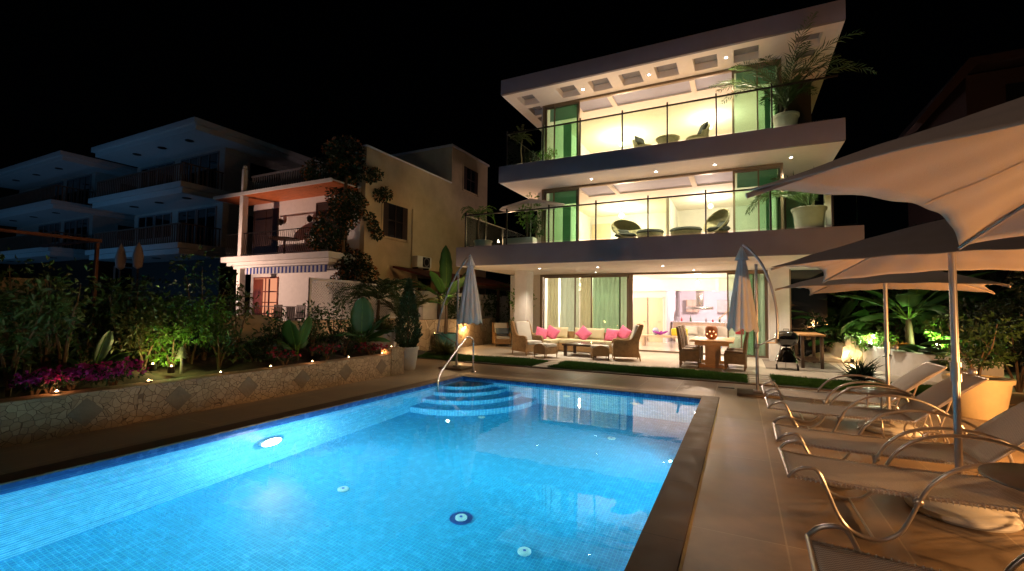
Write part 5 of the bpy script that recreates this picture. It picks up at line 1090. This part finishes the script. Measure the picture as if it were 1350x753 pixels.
# lattice screens, low wall, ivy wall, pergola roof
def lattice(y0,y1,z0,z1,X,label):
    t = root('lattice_screen',label,'lattice screen',(X,(y0+y1)/2,z0),'lattice screens on the boundary wall')
    MB().box(X-.03,X+.03,y0,y0+.07,z0,z1).box(X-.03,X+.03,y1-.07,y1,z0,z1).box(X-.03,X+.03,y0+.07,y1-.07,z1-.07,z1).box(X-.03,X+.03,y0+.07,y1-.07,z0,z0+.07).build('frame', M['plaster'], t, bevel=.004)
    b = MB(); a,c,d,e = y0+.07,y1-.07,z0+.07,z1-.07; H_ = e-d; s = .085
    for sg,xx in ((1,X-.008),(-1,X+.008)):
        k = a-H_
        while k < c:
            u0 = max(k,a); u1 = min(k+H_,c)
            if u1-u0 > .02:
                za = d+(u0-k); zb = d+(u1-k)
                if sg<0: za, zb = e-(u0-k), e-(u1-k)
                w = .014
                b.add([(xx-.004,u0,za-w),(xx-.004,u1,zb-w),(xx-.004,u1,zb+w),(xx-.004,u0,za+w),(xx+.004,u0,za-w),(xx+.004,u1,zb-w),(xx+.004,u1,zb+w),(xx+.004,u0,za+w)],[(3,2,1,0),(4,5,6,7),(0,1,5,4),(2,3,7,6)])
            k += s
    b.build('lattice', M['plaster'], t, fix=False)
lattice(8.62,10.48,1.14,2.30,-10.5,'left white lattice screen with a framed top beside the striped awning'); lattice(10.52,13.1,1.14,2.26,-10.5,'right long white lattice screen behind the palms')
tag(MB().box(-10.65,-10.4,6.2,13.2,-.05,1.13).build('low_wall', M['tan_plaster'], bevel=.01),'low tan wall under the lattice screens','wall')
b = MB(); b.poly([(9.2,.0),(9.2,.55),(7.1,1.3),(6.2,1.3),(6.2,0)],'x',-10.38,-10.1); tag(b.build('stair_wall', M['tan_plaster'], bevel=.01),'sloping tan side wall of a garden stair below the lower balcony','wall')
t = root('stone_wall','warm lit stone clad garden wall behind the closed umbrella','wall',(-9.7,14.3,0))
b = MB(); b.poly([(-9.62,11.0),(-9.55,14.5),(-9.6,17.6),(-9.95,17.6),(-9.9,14.5),(-9.95,11.0)],'z',-.05,1.10); b.build('wall', M['crazy_pale'], t, bevel=.01)
wl = onx(613,431,-9.48); t = root('wall_lamp','glowing warm wall lamp low on the stone wall','wall lamp',tuple(wl))
MB().lathe([(0,0),(.05,0),(.06,.06),(0,.06)],(-9.5,wl.y,wl.z),12).build('body', M['bronze'], t); MB().ball((-9.48,wl.y,wl.z-.03),.035,10,7).build('bulb', M['em_warm'], t)
light('POINT',(-9.36,wl.y,wl.z-.08),26,(1,.55,.2),.05,name='wall_lamp_light')
tag(MB().box(-10.4,-10.2,13.25,20,-.05,2.12).build('boundary_wall', M['plaster'], bevel=.01),'white rendered boundary wall hung with ivy behind the column','wall')
for i,(y,w,z) in enumerate(((15.1,.5,1.75),(16.4,.6,1.7),(18.2,.9,1.8))):
    t = root('ivy',('ivy trail on the white boundary wall nearest the closed umbrella','ivy trail in the middle of the white boundary wall','thick ivy on the white wall beside the column')[i],'ivy',(-10.18,y,1.0),'ivy on the boundary wall')
    P,D = blob_points(420,[((.05,0,z-1.0),(.14,w,.35)),((.05,w*.4,z-1.45),(.12,w*.3,.45)),((.05,-w*.5,z-1.35),(.12,w*.25,.3))],.3); V,Fc = leaves(P,D+rng.normal(size=D.shape)*.6,.12,.09); mesh_np('foliage',V,Fc,M['leaf'],t)
t = root('pergola_roof','dark red tiled lean-to roof behind the balcony slab','roof',(-11.2,16,0))
b = MB(); b.poly([(-12.15,3.05),(-9.9,2.50),(-9.9,2.58),(-12.15,3.13)],'y',13.8,21); b.build('tiles', mat('red_roof_tiles',(.14,.03,.02),.8,var=.4,scale=20), t)
for y in (13.9,16.2,18.5,20.8): MB().box(-10.05,-9.95,y,y+.1,-.05,2.5).build('post', M['dark_wood'], t)
MB().box(-10.1,-9.9,13.8,21,2.38,2.49).build('beam', M['dark_wood'], t)
shrub('shrub','bush with small lights between the column and the glass doors','shrub',(-7.9,16.6,.0),2.6,.9,700,.11,'leaf_bright',None)
shrub('shrub','dark tall bush beyond the covered terrace end','shrub',(-9.0,18.5,.0),2.6,1.4,800,.12,'leaf',None)

# ------------------------------------------------------------------ dark villas to the left
def villa(label, sc_, top, left, wallx, levels, y0, depth, xw, seed):
    t = root('villa', label, 'house', (top[0],y0,0), 'dark flat roofed villas on the left')
    xr, zr = top; xl = left
    prof = lambda x1,z: [(x1+.12,z-.55),(x1+.02,z-.45),(x1,z-.12),(x1,z)]
    for i,z in enumerate(levels):
        x1 = xr-(0 if i==0 else .9)
        b = MB(); b.box(xl,x1,y0,y0+depth,z-.28,z).box(xl+.15,x1-.15,y0+.15,y0+depth,z-.55,z-.281)
        b.build('roof' if i==0 else 'balcony_slab', M['plaster'], t, bevel=.02)
        for k in range(3):
            x = xl+(xr-xl)*(.3+.25*k); MB().lathe([(0,0),(.2,0),(.2,-.03),(0,-.03)],(x,y0+.9,z-.552),14).build('downlight', M['dark_metal'], t)
        zb = levels[i+1] if i+1 < len(levels) else -3
        MB().box(xl,xw,y0+2.3,y0+depth-.3,zb,z-.551).build('wall', M['far_wall'] if i<2 else M['shutter'], t)  # lowest storey wall darkened by colour so it reads as unlit
        xs = xw-.35; 
        for k in range(4 if i<2 else 0):
            w = 1.75; x1_, x0_ = xs-.15, xs-.15-w
            if x0_ < xl: break
            zt, zs = z-.7, zb+(.05 if k<2 else .9)
            f = MB().box(x0_,x0_+.08,y0+2.24,y0+2.299,zs,zt).box(x1_-.08,x1_,y0+2.24,y0+2.299,zs,zt).box(x0_+.08,x1_-.08,y0+2.24,y0+2.299,zt-.08,zt).box((x0_+x1_)/2-.04,(x0_+x1_)/2+.04,y0+2.24,y0+2.299,zs,zt-.08)  .build('window', M['dim_frame'], t)
            MB().box(x0_+.08,x1_-.08,y0+2.27,y0+2.298,zs,zt-.08).build('pane', M['dark_glass'], f); xs -= w+(.1 if k%2==0 else .7)
        # side window
        f = MB().box(xw+.001,xw+.05,y0+3.6,y0+3.7,zb+1,z-.9).box(xw+.001,xw+.05,y0+5.6,y0+5.7,zb+1,z-.9).box(xw+.001,xw+.05,y0+3.7,y0+5.6,z-1.0,z-.9).build('window', M['far_wall'], t)
        MB().box(xw+.001,xw+.02,y0+3.7,y0+5.6,zb+1,z-1.0).build('pane', M['dark_glass'], f)
        if i+1 < len(levels):
            b = MB(); x_ = xl+.3; b.box(xl+.3,xr-1.2,y0+.25,y0+.31,zb+.95,zb+1.02); b.box(xr-1.26,xr-1.2,y0+.31,y0+2.2,zb+.95,zb+1.02)
            while x_ < xr-1.2: b.box(x_,x_+.06,y0+.26,y0+.30,zb+.001,zb+.95); x_ += .2
            for q in range(10): b.box(xr-1.25,xr-1.21,y0+.4+q*.19,y0+.45+q*.19,zb+.001,zb+.95)
            b.build('railing', M['railing_brown'], t)
    return t
M['dim_frame'] = mat('dim_frame',(.25,.25,.26),.8)
M['railing_brown'] = mat('railing_brown',(.16,.10,.07),.8)
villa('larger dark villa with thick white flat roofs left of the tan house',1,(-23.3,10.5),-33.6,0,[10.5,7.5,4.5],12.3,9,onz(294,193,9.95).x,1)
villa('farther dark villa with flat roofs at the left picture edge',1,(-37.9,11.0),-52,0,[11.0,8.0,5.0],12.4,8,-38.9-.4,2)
for i,p in enumerate((160,183)):
    k = ony(p,325,10); t = root('closed_parasol',('left','right')[i]+' one of two dim closed parasols before the larger villa','umbrella',(k.x,10,0),'closed parasols by the villa')
    MB().tube([(k.x,10,-.1),(k.x,10,3.1)],.04,8).build('pole', M['dark_wood'], t); MB().lathe([(.03,0),(.16,.1),(.20,.5),(.12,.9),(.0,1.15)],(k.x,10,2.95),10).build('canopy', M['far_wall'], t, smooth=True)
t = root('garden_pergola','thin reddish pergola frame at the left edge of the picture','pergola',(-16,6.1,0))
M['perg'] = mat('faded_red_paint',(.22,.09,.05),.8,var=.3)
MB().box(-16.04,-15.96,-3,6.2,3.22,3.30).build('beam', M['perg'], t)
for y in (6.08,3.6,1.1): MB().box(-16.05,-15.95,y,y+.07,-.1,3.179).build('post', M['perg'], t)
MB().box(-19.5,-16.061,6.08,6.15,3.23,3.3).build('beam', M['perg'], t); MB().box(-19.5,-16.061,3.0,3.07,3.23,3.3).build('beam', M['perg'], t)
k = onx(0,365,-13.5).z; tag(MB().box(-13.8,-13.5,-2,onx(62,375,-13.5).y,-.1,k).build('stone_wall', M['crazy'], bevel=.02),'rough stone wall behind the garden at the left edge','wall')
for i,(px,py,r) in enumerate(((253,343,.10),(259,343,.16),(265.5,345,.14),(234,342,.06))):
    q = ony(px,py,45); t = root('street_lamp',('dim distant street lamp right of the gap','brightest distant bluish street lamp between the houses','second distant bluish street lamp','faintest distant street lamp left of the others')[i],'street lamp',(q.x,45,0),'distant street lamps')
    MB().tube([(q.x,45,-1),(q.x,45,q.z-r)],.06,6).build('post', M['dark_metal'], t); MB().ball((q.x,45,q.z),r,10,8).build('lamp_head', M['em_city'], t)
# dark backdrop greenery between the houses
for i,(x,y,h,w) in enumerate(((-15.0,8.6,.9,2.6),(-13,5.6,1.6,2.2),(-14.5,3.5,1.9,2.5),(-13,.8,1.8,2.4),(-12.2,9.4,.45,1.6),(-20,9,2.6,4.0))):
    shrub('hedge_bush',('dark bush below the upper balcony side','dark bush before the old house pier','dark bush before the villa parasols','dark bush at the left edge behind the bed','low dark bush under the lower balcony','large dark bush at the foot of the larger villa')[i],'bush',(x,y,-.05),h,w,1100,.16,'leaf_dark','dark bushes behind the raised bed')

# ------------------------------------------------------------------ right garden
RG = 'plants of the lit garden on the right'
banana('banana_plant','banana plant with a brown trunk behind the far umbrella pole','banana plant',(4.0,15.6,.0),1.5,14,2.1,.62,group=RG,els=(.2,1.2),droop=1.5,r=.11)
banana('banana_plant','banana plant beside the dark opening of the white house','banana plant',(2.75,17.8,.0),1.0,13,1.8,.55,group=RG,els=(.3,1.2),droop=1.4,r=.08)
banana('banana_plant','large banana plant beyond the middle umbrella pole','banana plant',(5.6,16.6,.0),1.5,14,2.2,.62,group=RG,els=(.2,1.2),droop=1.5,r=.11)
banana('banana_plant','low banana plant leaning over the pale wall','banana plant',(4.1,14.2,.0),.4,8,1.4,.45,group=RG,els=(.3,1.1),droop=1.3,r=.06,mt='leaf_dark')
banana('banana_plant','bushy banana plant between the pale rocks and the low wall','banana plant',(3.0,17.9,.0),.5,11,1.7,.60,group=RG,els=(.4,1.3),droop=1.2,r=.08)
banana('banana_plant','broad leaved banana plant right of the bright green bush','banana plant',(5.3,14.6,.0),.6,11,1.8,.60,group=RG,els=(.4,1.3),droop=1.3,r=.08)
shrub('shrub','big mid green bush filling the back of the lit garden','shrub',(4.4,18.6,.0),2.6,3.2,2200,.16,'leaf',RG,6)
shrub('shrub','brightly green lit bush behind the loungers','shrub',(4.75,15.6,.2),1.15,.8,800,.12,'leaf_bright',RG,4)
shrub('shrub','green lit bush above the pale low wall','shrub',(3.35,16.0,.3),.75,1.0,600,.11,'leaf_bright',RG,4)
shrub('shrub','leafy shrub left of the glowing rock','shrub',(2.4,17.6,.0),1.7,1.3,800,.14,'leaf',RG,4)
shrub('shrub','purplish shrub on the low white wall','shrub',(3.7,15.3,.45),.35,.5,300,.07,'russet_leaf',RG,4)
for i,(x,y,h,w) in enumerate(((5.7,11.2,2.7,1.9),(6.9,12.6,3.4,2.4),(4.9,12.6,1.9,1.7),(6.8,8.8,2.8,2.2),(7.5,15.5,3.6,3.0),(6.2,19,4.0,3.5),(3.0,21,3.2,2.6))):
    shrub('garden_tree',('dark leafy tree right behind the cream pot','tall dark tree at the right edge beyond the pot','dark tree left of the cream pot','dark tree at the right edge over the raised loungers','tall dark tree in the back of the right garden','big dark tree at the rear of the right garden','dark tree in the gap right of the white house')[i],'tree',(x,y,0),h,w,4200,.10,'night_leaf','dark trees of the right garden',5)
t = root('rock','pale rock cluster glowing beside the tall side table','rock',(2.75,17.3,0))
for i,(x,y,z,r) in enumerate(((2.7,17.2,.30,(.30,.3,.35)),(2.98,17.35,.45,(.2,.22,.45)),(2.35,17.1,.1,(.5,.35,.2)),(3.2,17.4,.25,(.25,.25,.3)))):
    b = MB(); b.ball((x,y,z),r,9,7); b.v = [(a+.04*math.sin(c*13+b_*9),b_+.04*math.sin(a*11),c+.03*math.sin(b_*17)) for a,b_,c in b.v]; b.build('boulder', M['rock'], t)
t = root('low_garden_wall','low white sloping garden wall right of the glowing rock','wall',(3.7,15,0))
b = MB(); b.poly([(3.15,16.4),(3.4,14.2),(4.4,12.6),(4.7,12.6),(3.75,14.3),(3.5,16.4)],'z',-.02,.62); b.build('wall', M['plaster'], t, bevel=.03)
def uplight(name,label,loc,pw,col,to,bright=True,ang=110):
    t = root(name,label,'garden light',loc,'garden spotlights')
    b = L(); b.tube([(0,0,-.05),(0,0,.05)],.05,12); b.build('body', M['dark_metal'], t)
    b = L(); b.ball((0,0,.06),.035 if bright else .012,10,7); b.build('bulb', M['em_green'] if bright else M['em_warm'], t)
    light('POINT',(loc[0],loc[1],loc[2]+.17),pw,col,.05,name='garden_light')
uplight('garden_spotlight','bright garden spotlight on the low white wall',(3.2,15.75,.66),60,(1,1,.72),(3.3,16,1.5))
uplight('garden_spotlight','garden spotlight at the foot of the bright green bush',(4.45,15.15,.72),110,(.75,1,.35),(4.6,15.7,1.5))
uplight('garden_spotlight','warm garden spotlight behind the pale rocks',(2.98,16.85,.12),24,(1,.66,.32),(2.9,17.3,1),False)
uplight('garden_spotlight','green garden spotlight among the shrubs of the raised bed',(-8.05,onx(232,452,-8.05).y-.05,.50),9,(.75,1,.25),(-8.3,4,1.5),False)
uplight('garden_spotlight','amber garden spotlight among the shrubs of the raised bed',(-8.15,onx(203,452,-8.15).y,.55),7,(1,.60,.22),(-8.3,4,1.5),False)
M['hill'] = mat('dark_clay_render',(.03,.013,.009),.9,var=.2)
# faint house to the far right
t = root('hillside_house','barely visible dark reddish house on the far right above the umbrellas','house',(9,24,0))
MB().box(7.8,16,23,30,0,10.7).build('wall', M['hill'], t); b = MB(); b.poly([(6.2,9.0),(7.8,11.2),(16.5,11.2),(16.5,10.9),(8.0,10.9),(6.4,8.9)],'y',22.6,30.3); b.build('roof', M['hill'], t)
MB().box(8.9,9.7,22.95,22.999,7.8,10.1).build('window', M['dark_glass'], t)
# ------------------------------------------------------------------ lights of the place, added fills and sky
# bollards on the lounger side, added fill lights, area lights standing in for neighbouring pools
def bollard(loc, label, pw, col, h=.75):
    t = root('bollard_light', label, 'bollard light', loc, 'bollard lights around the deck')
    b = L(); b.tube([(0,0,0),(0,0,h)],.05,12); b.build('post', M['dark_metal'], t)
    b = L(); b.lathe([(.0,0),(.07,0),(.07,.12),(0,.12)],(0,0,h+.001),14); b.build('lens', M['em_warm'], t)
    b = L(); b.lathe([(.0,0),(.10,0),(.08,.03),(0,.04)],(0,0,h+.123),14); b.build('cap', M['dark_metal'], t)
    light('POINT',(loc[0]-.14,loc[1],loc[2]+h+.06),pw,col,.07,name='bollard_lamp')
bollard((4.3,6.3,0),'bollard light beyond the loungers outside the right picture edge',620,(1,.47,.15))
bollard((4.0,2.6,0),'bollard light nearest the viewer outside the right picture edge',430,(1,.50,.18))
FL = dict(fill_a=900, fill_b=260)
light('SPOT',(-1.5,-9,4.5),330,(.66,.70,1),.3,(-2.5,12.6,5.8),46,.5,'facade_fill')  # added fill brightening the modern house front, no fixture built
light('SPOT',(-9,1.5,3.6),0.1,(1,.5,.3),.3,(-15,12,4),60,.8,'facade_fill')  # very faint added fill towards the old house
light('SPOT',(-18.2,8.3,2.3),720,(1,.62,.46),.04,(-15.6,12.3,3.4),105,.8,'old_house_fill')  # added spot brightening the old house front, no fixture built
light('POINT',(-7.9,15.4,4.1),130,(1,.60,.36),.05,name='balcony_lamp_light'); light('POINT',(-8.2,12.0,1.9),45,(1,.62,.3),.03,name='garden_fill'); light('SPOT',(-9.6,9.2,.6),24,(1,.62,.42),.03,(-10.6,9.8,1.9),110,.9,'lattice_light')  # the second light is an added garden fill without a fixture
light('POINT',(-8.2,12.6,.5),12,(1,.6,.28),.03,name='garden_fill')  # added low fill for the plants by the stone wall
light('AREA',(-30,3.5,2.2),90,(.12,.44,.92),3.0,(-29,13,9),name='neighbour_pool_light')  # soft area lights standing in for neighbouring pools, which are not built
light('AREA',(-45,3.5,.6),90,(.12,.44,.92),3.0,(-44,13,9),name='neighbour_pool_light')
light('POINT',(-1.2,-3.2,2.7),22,(1,.72,.50),.06,name='deck_fill')  # added fill behind the viewer for deck and loungers, no fixture
light('SPOT',(-2.2,-3.4,3.9),230,(1,.76,.60),.06,(1.8,4.2,1.9),72,.9,'canopy_fill')  # added spot brightening the umbrella tops and loungers
moonlight_fill = light('SUN',(0,0,30),.012,(.75,.82,1),0,(8,12,18),name='moonlight_fill'); moonlight_fill.data.angle = math.radians(.5)  # faint directional light added as moonlight fill
W = bpy.data.worlds.new('World'); S.world = W; W.use_nodes = True; nt = W.node_tree; nt.nodes.clear()
bg = nt.nodes.new('ShaderNodeBackground'); sky = nt.nodes.new('ShaderNodeTexSky'); ow_ = nt.nodes.new('ShaderNodeOutputWorld')
sky.sky_type = 'NISHITA'; sky.sun_disc = False; sky.sun_elevation = math.radians(35); sky.sun_rotation = math.radians(210)
nt.links.new(sky.outputs[0], bg.inputs[0]); nt.links.new(bg.outputs[0], ow_.inputs[0]); bg.inputs[1].default_value = .00006
S.view_settings.view_transform = 'Standard'; S.view_settings.look = 'None'; S.view_settings.exposure = 0; S.view_settings.gamma = 1
S.cycles.use_denoising = True
try: S.cycles.denoiser = 'OPENIMAGEDENOISE'
except Exception: pass
S.cycles.max_bounces = 9; S.cycles.diffuse_bounces = 4; S.cycles.glossy_bounces = 4; S.cycles.transmission_bounces = 8; S.cycles.transparent_max_bounces = 16
S.cycles.sample_clamp_indirect = 4; S.cycles.caustics_refractive = True; S.cycles.caustics_reflective = False; S.cycles.blur_glossy = .8
S.cycles.use_light_tree = True
